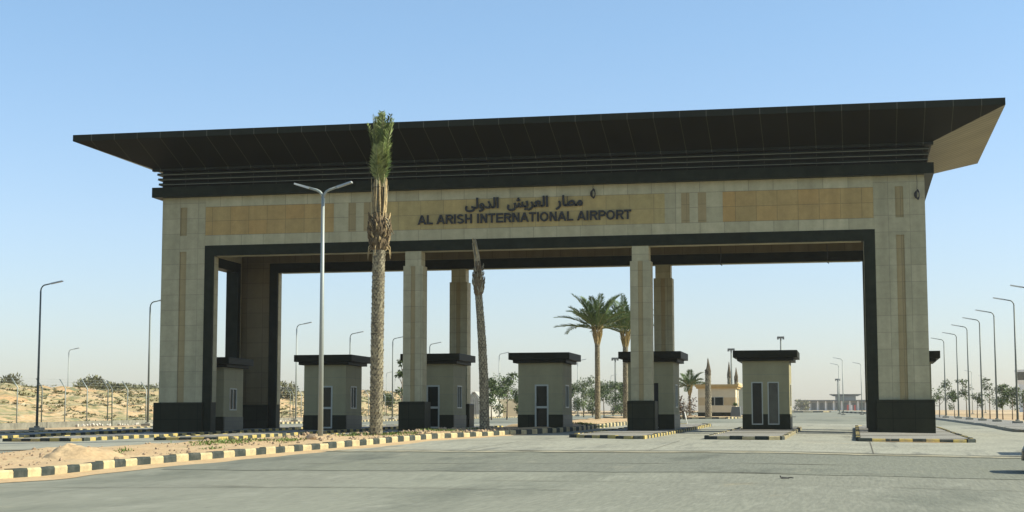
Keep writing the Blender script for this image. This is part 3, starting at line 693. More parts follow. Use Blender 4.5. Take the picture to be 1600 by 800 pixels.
for (u, t_, lb) in ((1520, 300, 'small distant lamp above the saplings right of the pier'), (1540, 345, 'faint distant lamp between the saplings of the right verge'),
        (1318, 228, 'taller of two close lamps in the right opening before the terminal'), (1312, 258, 'shorter of two close lamps in the right opening before the terminal'),
        (1347, 250, 'lone lamp beside the inner edge of the right pier'), (1411, 300, 'distant lamp hidden behind the right pier')):
    if u == 1411: continue
    p_ = at(u, t_); lamp(p_, 8, -1, lb, 'galv', r=.08)
def mast(u, t_, h, label):
    p_ = at(u, t_); x, y, z = p_; t = thing('floodlight_mast', label, 'light mast', p_, 'floodlight masts near the terminal')
    mb = MB(); mb.tube([(x, y, z), (x, y, z+h)], [.30, .18], 8); mb.build('pole', M['galv_dark'], t)
    mb = MB(); mb.box(x-.9, x+.9, y-.3, y+.3, z+h-.15, z+h+.35)
    for k in (-.7, 0, .7): mb.box(x+k-.22, x+k+.22, y-.55, y-.3, z+h-.45, z+h+.2)
    mb.build('floodlights', M['dkgrey'], t)
mast(1144, 420, 16.2, 'floodlight mast rising behind the small guard house')
mast(1222, 420, 19.2, 'floodlight mast rising above the roof of the two window booth')
mast(1310, 600, 11.5, 'short mast beside the raised roof of the distant terminal')
mast(962, 420, 14, 'thin dark mast between the two leafy palms')

# ------------------------------------------------------------------ palms
def knobbly_trunk(mb, p, h, r0, r1, lean=(0, 0), step=.115, n=11, seed=0):
    rnd = random.Random(seed); x, y, z = p; K = int(h/.25); pts = []; rr = []
    for i in range(K+1):
        f = i/K; pts.append((x+lean[0]*f*f, y+lean[1]*f*f, z-.1+(h+.1)*f)); rr.append((r0*(1.18 if i == 0 else 1)*(1-f)+r1*f)*(1+.05*rnd.uniform(-1, 1)))
    mb.tube(pts, rr, 14, 0)
    k = 0; zz = .05
    while zz < h:
        f = zz/h; r = r0*(1-f)+r1*f
        for i in range(n):
            a = (i+.5*(k % 2))*2*math.pi/n + rnd.uniform(-.12, .12)
            o = Vector((math.cos(a), math.sin(a), 0)); s_ = Vector((-o.y, o.x, 0)); b = Vector((x+lean[0]*f*f, y+lean[1]*f*f, z+zz+rnd.uniform(-.02, .02)))
            pr = r*rnd.uniform(.05, .15); wd = r*.30; hh = step*rnd.uniform(.9, 1.5)
            q = [b+o*r*.93-s_*wd, b+o*r*.93+s_*wd, b+o*(r+pr)+s_*wd*.55+Vector((0, 0, hh)), b+o*(r+pr)-s_*wd*.55+Vector((0, 0, hh)), b+o*r*.9+s_*wd*.4+Vector((0, 0, hh*1.05)), b+o*r*.9-s_*wd*.4+Vector((0, 0, hh*1.05))]
            v = [mb.bm.verts.new(c) for c in q]
            for ff in ((0, 1, 2, 3), (3, 2, 4, 5)): mb.bm.faces.new([v[j] for j in ff]).material_index = 1
        zz += step; k += 1
def frond(mb, base, az, el, length, droop, rnd, nl=46, ll=.42, wd=.035, mi_leaf=0, mi_r=1, vee=.75, start=.12):
    d0 = Vector((math.cos(az), math.sin(az), 0)); K = 14; pts = [Vector(base)]; e = el; st = length/K
    for i in range(K):
        e -= droop/K*(.4+1.2*i/K); pts.append(pts[-1] + (d0*math.cos(e) + Vector((0, 0, math.sin(e))))*st)
    mb.tube(pts, [.035*(1-.8*i/K) for i in range(K+1)], 4, mi_r, cap=False)
    side = Vector((-d0.y, d0.x, 0))
    for i in range(nl):
        f = start + (1-start)*i/nl; q = f*K; k = min(int(q), K-1); p0 = pts[k].lerp(pts[k+1], q-k); tan = (pts[k+1]-pts[k]).normalized(); up = side.cross(tan)*-1
        if up.z < 0: up = -up
        L = ll*(1-.55*abs(2*f-.85)**1.6)*rnd.uniform(.8, 1.15)
        for s_ in (-1, 1):
            dd = (tan*rnd.uniform(.55, .95) + side*s_*rnd.uniform(.5, .85)*vee + up*rnd.uniform(.1, .45) - Vector((0, 0, rnd.uniform(0, .25)))).normalized()
            mb.leaf(p0, dd, up, L, wd*rnd.uniform(.8, 1.3), mi_leaf)
def full_palm(p, hz, r, label, seed, nf=26, fl=2.5, scale=1., only_green=False, spread=(.05, 1.35), name='date_palm'):
    rnd = random.Random(seed); t = thing(name, label, 'palm tree', p, 'palms around the gate'); x, y, z = p
    mb = MB(); knobbly_trunk(mb, p, hz, r, r*.85, seed=seed); 
    mb.build('trunk', [M['trunk'], M['trunk_scale']], t)
    mb = MB(); top = Vector((x, y, z+hz))
    for i in range(34):   # old stalk bases flaring into the crown
        a = i*2.4; o = Vector((math.cos(a), math.sin(a), 0)); f = i/46
        b = top + o*r*.75 + Vector((0, 0, -.25+f*.75)); mb.tube([b, b+o*(.10+.08*f)+Vector((0, 0, .4+.25*f)), b+o*(.22+.12*f)+Vector((0, 0, .75+.35*f))], [.045, .035, .012], 5, rnd.randrange(2), cap=False)
    mb.build('stalk_bases', [M['orange_base'], M['dry']], t)
    mb = MB(); c = top + Vector((0, 0, .75))
    for i in range(nf):
        f = (i+.5)/nf; az = i*2.39996+rnd.uniform(-.2, .2); el = spread[1] - (spread[1]-spread[0])*f**.9 + rnd.uniform(-.1, .1)
        frond(mb, c+Vector((math.cos(az), math.sin(az), 0))*.12, az, el, fl*rnd.uniform(.85, 1.12), rnd.uniform(.3, 1.05), rnd, nl=60, ll=.60*scale, wd=.048, vee=.85, start=.16)
    mb.build('crown', [M['frond_grey'], M['rachis']], t)
    return t
pA = at(934, 104); pA.z += .12
full_palm(pA, 5.15, .175, 'leafy date palm standing free, left one of the leafy pair behind the gate', 3, nf=27, fl=2.75, spread=(.22, 1.42))
pB = at(978, 113); pB.z += .12
full_palm(pB, 5.3, .20, 'leafy date palm partly hidden by the right front column', 5, nf=26, fl=2.95, spread=(.3, 1.45))
pC = at(1078, 172); full_palm(pC, 2.5, .12, 'small young date palm left of the guard house', 9, nf=16, fl=1.9, scale=1.2)

def tied_palm():
    p_ = at(588, 60.5); p_.z = median_z(p_.x, p_.y)-.03; x, y, z = p_; k = 60.5/F_PX
    hk = (680-385)*k; t = thing('tied_palm', 'tall transplanted palm with its fronds tied up into a narrow plume, on the median', 'palm tree', p_, 'palms around the gate')
    rnd = random.Random(21)
    mb = MB(); knobbly_trunk(mb, p_, hk, .235, .225, lean=(.06, 0), step=.10, n=12, seed=4); mb.build('trunk', [M['trunk'], M['trunk_scale']], t)
    # bulging collar of cut leaf bases
    z1 = z+hk-.1; xx = x+.06; hb = (385-338)*k; mb = MB()
    mb.tube([(xx, y, z1), (xx, y, z1+hb*.35), (xx, y, z1+hb*.7), (xx, y, z1+hb*1.15)], [.24, .31, .31, .24], 14, 0)
    for i in range(150):
        f = rnd.random(); a = rnd.uniform(0, 6.283); o = Vector((math.cos(a), math.sin(a), 0)); rr = .24+.13*math.sin(min(1, f*1.25)*math.pi*.75)
        b = Vector((xx, y, z1+hb*f*1.1)) + o*rr*.95; mb.tube([b, b+o*.08+Vector((0, 0, .10)), b+o*.10+Vector((0, 0, .22))], [.045, .04, .012], 4, rnd.choice((0, 0, 0, 0, 1)), cap=False)
    for i in range(7):   # rags hanging from the collar
        a = rnd.uniform(0, 6.283); o = Vector((math.cos(a), math.sin(a), 0)); b = Vector((xx, y, z1+rnd.uniform(0, .3)))+o*.28
        mb.tube([b, b+o*.12+Vector((0, 0, -.12)), b+o*.16+Vector((0, 0, -.45))], [.02, .018, .008], 4, 1, cap=False)
    mb.build('collar', [M['dry_dark'], M['dry']], t)
    # dry tied stalks
    z2 = z1+hb*.95; hd = (338-268)*k; mb = MB(); ztop = z2+hd
    for i in range(150):
        a = rnd.uniform(0, 6.283); rr = math.sqrt(rnd.random()); o = Vector((math.cos(a), math.sin(a), 0)); b = Vector((xx, y, z2-rnd.uniform(-.1, .25))) + o*.22*rr
        e = Vector((xx+.02, y, ztop+rnd.uniform(-.55, .05))) + o*(.26*rr+.02) + Vector((rnd.uniform(-.05, .05), rnd.uniform(-.05, .05), 0))
        mb.tube([b, b.lerp(e, .5)+o*rnd.uniform(-.02, .06), e], [rnd.uniform(.015, .035), rnd.uniform(.015, .03), .008], 4, rnd.choice((0, 0, 0, 1, 2)), cap=False)
    for i in range(7):
        a = rnd.choice((2.6, 3.2, .3, 5.8, 1.2)); o = Vector((math.cos(a), math.sin(a), 0)); b = Vector((xx, y, z2+rnd.uniform(-.2, .5)))+o*.25
        mb.tube([b, b+o*.18+Vector((0, 0, -.10)), b+o*.30+Vector((0, 0, -.32))], [.03, .03, .01], 4, rnd.randrange(3), cap=False)
    for zz in (z2+.35, ztop-.35): mb.tube([(xx+.25*math.cos(a), y+.25*math.sin(a), zz+.02*math.sin(3*a)) for a in [i*2*math.pi/16 for i in range(17)]], .018, 5, 2)
    mb.build('dry_stalks', [M['dry'], M['trunk_scale'], M['dry_dark']], t)
    # green plume
    z3 = ztop-.35; hg = (272-166)*k; mb = MB()
    for i in range(24):
        az = i*2.4+.3; ln = hg*(rnd.uniform(.95, 1.10) if i < 7 else rnd.uniform(.40, 1.0)); o = rnd.uniform(.03, .20)
        frond(mb, Vector((xx+.05, y, z3+rnd.uniform(-.1, .5)))+Vector((math.cos(az), math.sin(az), 0))*o, az, R(rnd.uniform(81, 91)), ln, R(rnd.uniform(-10, 12)), rnd, nl=46, ll=rnd.uniform(.38, .58), wd=.045, vee=1.05, start=.06, mi_leaf=rnd.choice((0, 0, 2, 3)))
    mb.build('plume', [M['frond'], M['rachis'], M['frond_grey'], M['plume_pale']], t)
    return t
tied_palm()
def bare_palm():
    p_ = at(757, 71.5); p_.z = median_z(p_.x, p_.y)-.03; x, y, z = p_; k = 71.5/F_PX; rnd = random.Random(8)
    t = thing('bare_palm', 'leafless transplanted palm trunk with a swollen knot, beside the left columns', 'palm tree', p_, 'palms around the gate')
    hk = (672-460)*k; lean = (-.28, 0)
    mb = MB(); knobbly_trunk(mb, p_, hk, .215, .155, lean=lean, step=.105, n=10, seed=14); mb.build('trunk', [M['trunk'], M['trunk_scale']], t)
    xx = x+lean[0]; z1 = z+hk-.08; hb = (462-415)*k; mb = MB()
    mb.tube([(xx, y, z1), (xx, y, z1+hb*.4), (xx-.01, y, z1+hb*.75), (xx-.03, y, z1+hb*1.2)], [.15, .245, .19, .12], 12, 0)
    for i in range(80):
        f = rnd.random(); a = rnd.uniform(0, 6.283); o = Vector((math.cos(a), math.sin(a), 0)); rr = .14+.11*math.sin(min(1, f*1.2)*math.pi*.85)
        b = Vector((xx, y, z1+hb*f)) + o*rr*.92; mb.tube([b, b+o*.05+Vector((0, 0, .09)), b+o*.05+Vector((0, 0, .19))], [.035, .03, .01], 4, rnd.choice((0, 1)), cap=False)
    mb.build('knot', [M['dry_dark'], M['trunk_scale']], t)
    z2 = z1+hb; hs = (420-374)*k; mb = MB()
    for i in range(46):
        a = rnd.uniform(0, 6.283); rr = math.sqrt(rnd.random()); o = Vector((math.cos(a), math.sin(a), 0)); b = Vector((xx-.02, y, z2-.1)) + o*.13*rr; e = Vector((xx-.20, y, z2+hs+rnd.uniform(-.5, .05))) + o*.09*rr
        mb.tube([b, b.lerp(e, .5)+Vector((.03, 0, 0)), e], [.03, .024, .01], 4, rnd.choice((0, 0, 1)), cap=False)
    mb.build('dry_spike', [M['trunk_scale'], M['dry']], t)
bare_palm()
def stump_palm(u, t_, h, r, label, knot=True, plume=0.):
    p_ = at(u, t_); p_.z += .15; x, y, z = p_; rnd = random.Random(u); t = thing('bare_palm', label, 'palm tree', p_, 'palms around the gate')
    mb = MB(); knobbly_trunk(mb, p_, h*.68, r, r*.85, seed=u, step=.16, n=9); mb.build('trunk', [M['trunk'], M['trunk_scale']], t)
    mb = MB(); z1 = z+h*.66
    for i in range(60):
        a = rnd.uniform(0, 6.283); o = Vector((math.cos(a), math.sin(a), 0)); b = Vector((x, y, z1+rnd.uniform(0, .5)))+o*r*.6
        e = Vector((x, y, z+h*rnd.uniform(.76, 1.)))+o*r*.12; mb.tube([b, b+o*r*.30+Vector((0, 0, .2)), e], [.035, .035, .012], 4, rnd.randrange(2), cap=False)
    mb.build('tied_top', [M['dry_dark'], M['trunk']], t)
stump_palm(1107, 150, 5.5, .30, 'tied leafless palm standing in front of the small guard house')
stump_palm(1140, 200, 6.6, .24, 'tied narrow palm showing above the guard house roof')
stump_palm(1151, 165, 5.0, .20, 'thin bare palm trunk between the guard house and the two window booth')

# ------------------------------------------------------------------ trees and shrubs
def leafy_tree(u, t_, h, wd, label, seed, dens=1., m='leaf', low=.3, name='roadside_tree', sparse=False, group='saplings and bushes along the roads'):
    p_ = at(u, t_) ; x, y, z = p_; rnd = random.Random(seed); t = thing(name, label, 'tree', p_, group)
    mb = MB(); tips = []
    lean = rnd.uniform(-.15, .15)*h*.3
    mb.tube([(x, y, z-.1), (x+lean*.3, y, z+h*.4), (x+lean, y, z+h*.85)], [.03*h**.5+.015, .025*h**.5, .01], 6)
    for i in range(7 if not sparse else 6):
        f = low + (1-low)*rnd.random()*.8; a = rnd.uniform(0, 6.283); b = Vector((x+lean*f, y, z+h*f)); L = wd*.5*rnd.uniform(.5, 1.05)*(1.25-f*.6)
        e = b + Vector((math.cos(a)*L, math.sin(a)*L, h*rnd.uniform(.06, .24))); mb.tube([b, b.lerp(e, .5)+Vector((0, 0, -.03*h)), e], [.016*h**.5, .012*h**.5, .006], 5); tips.append((e, b))
    tips.append((Vector((x+lean, y, z+h*.88)), Vector((x, y, z+h*.7))))
    mb.build('trunk', M['bark'], t); mb = MB()
    for e, b in tips:
        for c in range(3 if not sparse else 2):
            cc = e.lerp(b, rnd.uniform(0, .55)) + Vector((rnd.gauss(0, .08), rnd.gauss(0, .08), rnd.gauss(0, .05)))*wd; cr = wd*rnd.uniform(.10, .22)
            for i in range(int((60 if not sparse else 45)*dens)):
                d = Vector((rnd.gauss(0, 1), rnd.gauss(0, 1), rnd.gauss(0, 1))).normalized(); q = cc + d*cr*rnd.random()**.5*Vector((1, 1, 1.25)).z
                if q.z > z+h: q.z = z+h-rnd.random()*.2
                if q.z < z+.12: q.z = z+.12+rnd.random()*.3
                dd = (d + Vector((rnd.gauss(0, .6), rnd.gauss(0, .6), rnd.gauss(-.3, .5)))).normalized()
                mb.leaf(q, dd, Vector((rnd.gauss(0, 1), rnd.gauss(0, 1), 1)).normalized(), rnd.uniform(.14, .30), rnd.uniform(.07, .13))
    mb.build('crown', M[m], t)
    return t
T = leafy_tree
T(768, 150, 3.9, 1.7, 'slim young tree right of the bare palm trunk', 1, low=.35)
T(792, 154, 4.4, 2.8, 'broad young tree behind the lamp left of the free booth', 2, dens=1.3, low=.15)
T(813, 160, 3.2, 1.7, 'bushy young tree just left of the free booth', 3, low=.15)
T(838, 165, 4.1, 1.4, 'young tree mostly hidden by the left wall of the free booth', 31, low=.3)
for k, (u, t_, h, wd, lb) in enumerate(((893, 205, 4.2, 2.2, 'young tree touching the right wall of the free booth'), (912, 196, 5.1, 2.8, 'tallest young tree of the grove behind the left leafy palm'),
        (926, 204, 3.9, 2.4, 'young tree just left of the leafy palm trunk'), (944, 205, 4.6, 2.8, 'young tree just right of the leafy palm trunk'), (958, 198, 4.3, 2.6, 'young tree midway between the two leafy palm trunks'),
        (971, 206, 4.3, 2.4, 'young tree left of the palm by the right front column'), (985, 200, 3.8, 2.2, 'young tree behind the palm by the right front column'))):
    T(u, t_, h, wd, lb, 40+k, dens=1.35, low=.12, m='leaf_pale' if k % 2 else 'leaf')
T(628, 118, 4.6, .9, 'thin dark sapling hugging the left edge of the left front column', 50, low=.25, sparse=True)
T(604, 190, 2.9, 1.9, 'round tree beyond the fence right of the tied palm', 51, low=.3, dens=1.4)
for k, (u, t_, h, wd, lb) in enumerate(((1468, 168, 3.6, 1.9, 'sapling right against the right pier'), (1479, 175, 4.3, 1.5, 'tall sapling behind the last lamp of the right row'), (1492, 168, 2.9, 1.2, 'small sapling between the fifth and sixth lamps'),
        (1511, 172, 4.1, 1.9, 'leaning sapling behind the fourth lamp of the right row'), (1527, 176, 2.8, 1.2, 'little sapling between the third and fourth lamps'), (1547, 170, 4.2, 1.7, 'tall split sapling between the second and third lamps'),
        (1567, 160, 3.4, 1.8, 'dense sapling right of the second lamp'), (1582, 158, 3.1, 1.9, 'dense sapling left of the lamp at the control tower'), (1599, 150, 2.9, 1.6, 'sapling cut by the picture edge below the tower'))):
    T(u, t_, h, wd, lb, 70+k, sparse=k not in (6, 7), low=.35, dens=.72)
def shrub(p_, rx, ry, rz, label, seed, m='scrub', n=500, lf=.25, name='bush', group='bushes on the hill', cat='bush'):
    rnd = random.Random(seed); t = thing(name, label, cat, p_, group); mb = MB(); x, y, z = p_
    for i in range(5):
        a = rnd.uniform(0, 6.28); mb.tube([(x, y, z-.2), (x+rx*.5*math.cos(a), y+ry*.5*math.sin(a), z+rz*.8)], [.06, .02], 5)
    mb.build('stems', M['bark'], t); mb = MB(); cl = [(Vector((rnd.uniform(-.7, .7)*rx, rnd.uniform(-.7, .7)*ry, rnd.uniform(.15, .75)*rz)), rnd.uniform(.25, .45)) for _ in range(11)]
    for i in range(n):
        c, r_ = rnd.choice(cl); d = Vector((rnd.gauss(0, 1), rnd.gauss(0, 1), rnd.gauss(0, 1))).normalized(); q = Vector(p_) + c + Vector((d.x*rx, d.y*ry, d.z*rz))*r_*rnd.random()**.4
        if q.z < z: q.z = z + rnd.random()*.2
        mb.leaf(q, (d+Vector((rnd.gauss(0, .5), rnd.gauss(0, .5), .3))).normalized(), Vector((rnd.gauss(0, 1), rnd.gauss(0, 1), 1)).normalized(), lf*rnd.uniform(.7, 1.4), lf*.5)
    mb.build('foliage', M[m], t); return t
pb = at(1069, 140); shrub(pb, 1.0, .8, 2.0, 'reddish brown withered bush right of the booth with the dark doorway', 5, m='dead', n=700, lf=.2, group='saplings and bushes along the roads')

# ------------------------------------------------------------------ hill on the left with scrub, fence, rubble
HX0, HX1, HY0, HY1 = -190., -21.5, 20., 250.
def hill_z(x, y):
    foot = -21.5 - max(0, (y-40))*.02
    d = max(0, foot-x); f = min(1, d/26.); f = f*f*(3-2*f)
    top = 3.3 + .6*noise.noise((x*.03, y*.03, 2)) + .7*min(1, max(0, (y-110)/90))
    endf = max(0, min(1, (300-y)/80)); 
    rough = .55*noise.noise((x*.22, y*.22, 5)) + .30*noise.noise((x*.7, y*.7, 6)) + .35*abs(noise.noise((x*.35, y*.35, 11)))
    return gz(x, y) - .05 + f*top*endf + rough*min(1, d/4)*endf
def hill():
    mb = MB(); nx, ny = 120, 170; g = []
    for j in range(ny+1):
        row = []
        for i in range(nx+1):
            x = HX1 - (HX1-HX0)*(i/nx)**1.6; y = -10 + 310*(j/ny); x -= 0
            row.append(mb.bm.verts.new((x, y, hill_z(x, y))))
        g.append(row)
    for j in range(ny):
        for i in range(nx):
            f = mb.bm.faces.new((g[j][i], g[j][i+1], g[j+1][i+1], g[j+1][i])); f.smooth = True
    return struct(mb.build('hill', M['hill'], recalc=False))
M['hill'] = ground_mat('hill_earth', (.45, .33, .18), [((.50, .30, .14), .10, .55, .1, (1, 1, 1)), ((.56, .46, .30), .6, .60, .06, (1, 1, 1)), ((.28, .25, .125), .16, .54, .08, (1, 1, 1)), ((.165, .17, .075), .8, .57, .05, (1, 1, 1)), ((.20, .15, .085), 2.2, .62, .04, (1, 1, 1))], bump=1., fine=4)
hill()
rnd = random.Random(77); mb = MB()
for i in range(26000):
    x = rnd.uniform(-75, -22.5); y = rnd.uniform(5, 200)
    if noise.noise((x*.12, y*.12, 3)) + .5*noise.noise((x*.5, y*.5, 9)) < -.2 + .35*rnd.random(): continue
    z = hill_z(x, y); s_ = rnd.uniform(.14, .5)
    for k in range(7):
        a = rnd.uniform(0, 6.283); d = Vector((math.cos(a)*.9, math.sin(a)*.9, rnd.uniform(.3, .9))).normalized(); mb.leaf(Vector((x+rnd.uniform(-.3, .3)*s_, y+rnd.uniform(-.3, .3)*s_, z-.03)), d, Vector((0, 0, 1)), s_*rnd.uniform(.5, 1), s_*.32)
stuff(mb.build('hillside_scrub', M['scrub'], recalc=False), 'low grey green scrub scattered over the sandy hillside', 'scrub')
for k, (u, t_, rx, rz, lb) in enumerate(((2, 190, 2.6, 2.0, 'dark bush on the hill crest at the left picture edge'), (141, 200, 3.0, 2.3, 'largest dark bush on the hill crest between the fence posts'), (163, 205, 2.4, 1.6, 'dark bush just right of the largest one on the crest'),
        (186, 205, 3.2, 1.5, 'wide low bush on the crest in the middle of the row'), (210, 208, 3.0, 1.3, 'low bush on the crest left of the dark lamp pole'), (240, 210, 2.6, 1.2, 'low bush on the crest touching the left pier'),
        (448, 215, 1.8, 2.4, 'round bush on the crest seen through the opening'))):
    q = at(u, t_); shrub((q.x, q.y, hill_z(q.x, q.y)-.25), rx, 2.0, rz, lb, 200+k, n=1300, lf=.34)
# wire fence: leaning-top posts on a low concrete strip
fence = thing('wire_fence', 'wire fence with bent top steel posts on a low concrete strip, along the scrubby hill', 'fence', (-18.3, 40, gz(-18.3, 40)))
posts = []
for k in range(50):
    y = 3 + k*3.15; x = -17.6 - .005*y; z = gz(x, y)+.1; posts.append((x, y, z)); mb = MB()
    top = (x-.42, y, z+3.05)
    mb.tube([(x, y, z-.1), (x, y, z+2.45), top], .04, 6); 
    if k % 6 == 3: mb.tube([(x+.25, y+.2, z-.1), (x+.2, y+.2, z+2.45), (x-.22, y+.2, z+3.05)], .04, 6)
    mb.build('post', M['galv'] if k % 3 else M['galv_dark'], fence)
mb = MB()
for hgt in (.4, .9, 1.4, 1.9, 2.4): mb.tube([(x, y, z+hgt) for x, y, z in posts], .006, 4)
for f in (.35, .65, .95): mb.tube([(x-.42*f, y, z+2.45+.6*f) for x, y, z in posts], .006, 4)
mb.build('wires', M['galv'], fence)
mb = MB(); a, b = posts[0], posts[-1]; L = [(a[0]-.1, a[1]), (b[0]-.1, b[1]), (b[0]+.1, b[1]), (a[0]+.1, a[1])]
for (x, y, z), (x2, y2, z2) in zip(posts, posts[1:]):
    mb.hexa([(x-.1, y, z-.3), (x2-.1, y2-.02, z2-.3), (x2+.1, y2-.02, z2-.3), (x+.1, y, z-.3)], [(x-.1, y, z+.28), (x2-.1, y2-.02, z2+.28), (x2+.1, y2-.02, z2+.28), (x+.1, y, z+.28)])
mb.build('concrete_strip', M['strip'], fence)
def rocks(name, pts, m, label, cat):
    mb = MB(); rr = random.Random(5)
    for (x, y, z, s_) in pts:
        m3 = bmesh.ops.create_icosphere(mb.bm, subdivisions=1, radius=s_, matrix=Matrix.Translation((x, y, z+s_*.3)))
        for v in m3['verts']: v.co += Vector((rr.uniform(-1, 1), rr.uniform(-1, 1), rr.uniform(-1, .6)))*s_*.35
    return stuff(mb.build(name, m), label, cat)
rr = random.Random(3)
rocks('rubble', [(rr.uniform(-16.8, -14.2), (y := rr.uniform(24, 62)), gz(-15, y)+.1, rr.uniform(.04, .13)) for _ in range(120)], M['rubble'], 'white broken rubble lying along the foot of the fence', 'rubble')
# stones, clods and grass on the median
pts = []
for i in range(1500):
    y = rr.uniform(-45, -1); x = xl(y) + (xr(y)-.3-xl(y))*rr.random()
    if noise.noise((x*.5, y*.3, 7)) < -.1 and rr.random() < .7: continue
    pts.append((x, y, median_z(x, y)-.01, rr.choice((.015, .02, .03, .03, .045, .06)) * (1.4 if y > -22 else 1)))
rocks('gravel', pts, M['rock'], 'small stones and clods strewn over the sandy median', 'gravel')
mb = MB()
for (u, t_, wd, n_) in ((348, 52, .9, 260), (372, 54, .5, 90), (320, 50, .35, 60), (450, 54, .5, 120), (405, 54, .35, 60), (440, 56, .35, 70), (548, 60, .6, 200), (565, 61, .4, 90), (612, 61, .8, 320), (640, 63, .6, 140), (676, 68, .6, 160), (700, 69, .7, 160), (196, 46, .2, 25), (178, 44, .2, 25), (330, 47.5, .3, 40), (745, 72, .4, 60), (915, 84, .8, 260), (925, 85, .7, 160)):
    c = at(u, t_)
    for i in range(int(n_*1.3)):
        x = c.x + rr.gauss(0, wd*.55); y = c.y + rr.gauss(0, wd*.8); 
        z = median_z(x, y) if xl(y) < x < xr(y) else gz(x, y)+.1
        a = rr.uniform(0, 6.283); mb.leaf(Vector((x, y, z-.01)), Vector((math.cos(a)*.6, math.sin(a)*.6, rr.uniform(.5, 1.3))).normalized(), Vector((0, 0, 1)), rr.uniform(.05, .15), rr.uniform(.025, .05))
stuff(mb.build('grass', M['grassm'], recalc=False), 'short green grass tufts growing in the sand of the median', 'grass')
def heap():
    p_ = at(106, 41.6); x0, y0 = p_.x, p_.y; mb = MB(); n, K = 40, 14; rows = []
    hgt = .36; 
    for k in range(K+1):
        f = k/K; row = []
        for i in range(n):
            a = i*2*math.pi/n; r_ = (.85+.25*math.cos(a)+.12*noise.noise((math.cos(a), math.sin(a), 1)))*f
            x = x0+.25*f+r_*math.cos(a)*1.2; y = y0+r_*math.sin(a)*1.5
            row.append(mb.bm.verts.new((x, y, median_z(min(max(x, xl(y)+.02), xr(y)-.2), y)-.03*f + hgt*(1-f)**1.0*(1+.25*noise.noise((x*2, y*2, 0))) + .06*noise.noise((x*5, y*5, 3))*(1-f*.5))))
        rows.append(row)
    for k in range(K):
        for i in range(n):
            f = mb.bm.faces.new((rows[k][i], rows[k+1][i], rows[k+1][(i+1) % n], rows[k][(i+1) % n])); f.smooth = True
    tag(mb.build('sand_heap', M['sand']), 'low conical heap of pale sand on the median beside the striped kerb', 'sand heap')
heap()
def stone_block(u, t_, s_, label, m='rock'):
    c = at(u, t_); c.z = median_z(c.x, c.y) if xl(c.y) < c.x < xr(c.y) else c.z
    mb = MB(); m3 = bmesh.ops.create_icosphere(mb.bm, subdivisions=2, radius=s_, matrix=Matrix.Translation((c.x, c.y, c.z+s_*.45)) @ Matrix.Diagonal((1.25, .9, .75, 1)))
    for v in m3['verts']: v.co += noise.noise_vector(v.co*4)*s_*.35
    return tag(mb.build('boulder', M[m]), label, 'boulder')
stone_block(487, 55.5, .17, 'brownish boulder at the foot of the double armed lamp', 'rock')
def lying_debris():
    c = at(1224, 34.4); mb = MB(); z = c.z+.02; k = .62
    Q = lambda x, y, q: (c.x+x*k, c.y+y*k, z+q*k)
    mb.hexa([Q(-.12, -.1, 0), Q(.16, -.06, 0), Q(.16, .08, 0), Q(-.12, .1, 0)], [Q(-.10, -.06, .06), Q(.10, -.02, .045), Q(.10, .05, .035), Q(-.1, .06, .065)])
    mb.tube([Q(.1, 0, .02), Q(.2, .05, .035), Q(.3, -.02, .02)], .012, 6); mb.tube([Q(-.12, 0, .03), Q(-.15, 0, .10)], .015, 6)
    tag(mb.build('road_debris', M['wire']), 'small dark scrap lying on the asphalt in the foreground', 'debris')
lying_debris()
# leaning white stake by the booth with the dark doorway
c = at(1074, 93); mb = MB(); mb.tube([(c.x, c.y, c.z), (c.x-.16, c.y, c.z+.8)], .032, 8); tag(mb.build('marker_stake', M['white']), 'leaning white stake beside the booth with the dark doorway', 'stake')

# ------------------------------------------------------------------ distant buildings
def guard_house():
    a = at(1091, 163); x0, x1 = a.x, a.x+3.75; y0 = a.y; y1 = y0+4.6; z = a.z+.1; t = thing('guard_house', 'small cream guard house with orange roof band behind the gate', 'guard house', ((x0+x1)/2, (y0+y1)/2, z))
    mb = MB(); mb.box(x0, x1, y0, y1, z+.45, z+1.15); mb.box(x0, x1, y0, y1, z+1.95, z+2.85); mb.box(x0, x1, y0, y1, z+1.15, z+1.95, 1); mb.build('wall', [M['guard'], M['guard_band']], t)
    mb = MB(); mb.box(x0-.03, x1+.03, y0-.03, y1+.03, z-.2, z+.45); mb.build('base', M['granite'], t)
    mb = MB(); mb.box(x0-.18, x1+.18, y0-.18, y1+.18, z+2.85, z+3.02); mb.box(x0-.30, x1+.30, y0-.30, y1+.30, z+3.02, z+3.25); mb.build('parapet', M['guard_trim'], t)
    mb = MB(); mb.box(x0+1.25, x0+2.55, y0-.03, y0+.0, z+1.12, z+2.0); mb.box(x0+1.62, x0+1.68, y0-.05, y0-.03, z+1.12, z+2.0, 0); fr = mb.build('window', M['frame'], t)
    mb = MB(); mb.box(x0+1.30, x0+1.60, y0-.045, y0-.03, z+1.17, z+1.95); mb.box(x0+1.70, x0+2.5, y0-.045, y0-.03, z+1.17, z+1.95); mb.build('pane', M['glass'], fr)
    mb = MB(); mb.box(x1-.0, x1+.03, y0+1.5, y0+2.7, z+1.1, z+2.0); fr = mb.build('window', M['frame'], t)
guard_house()
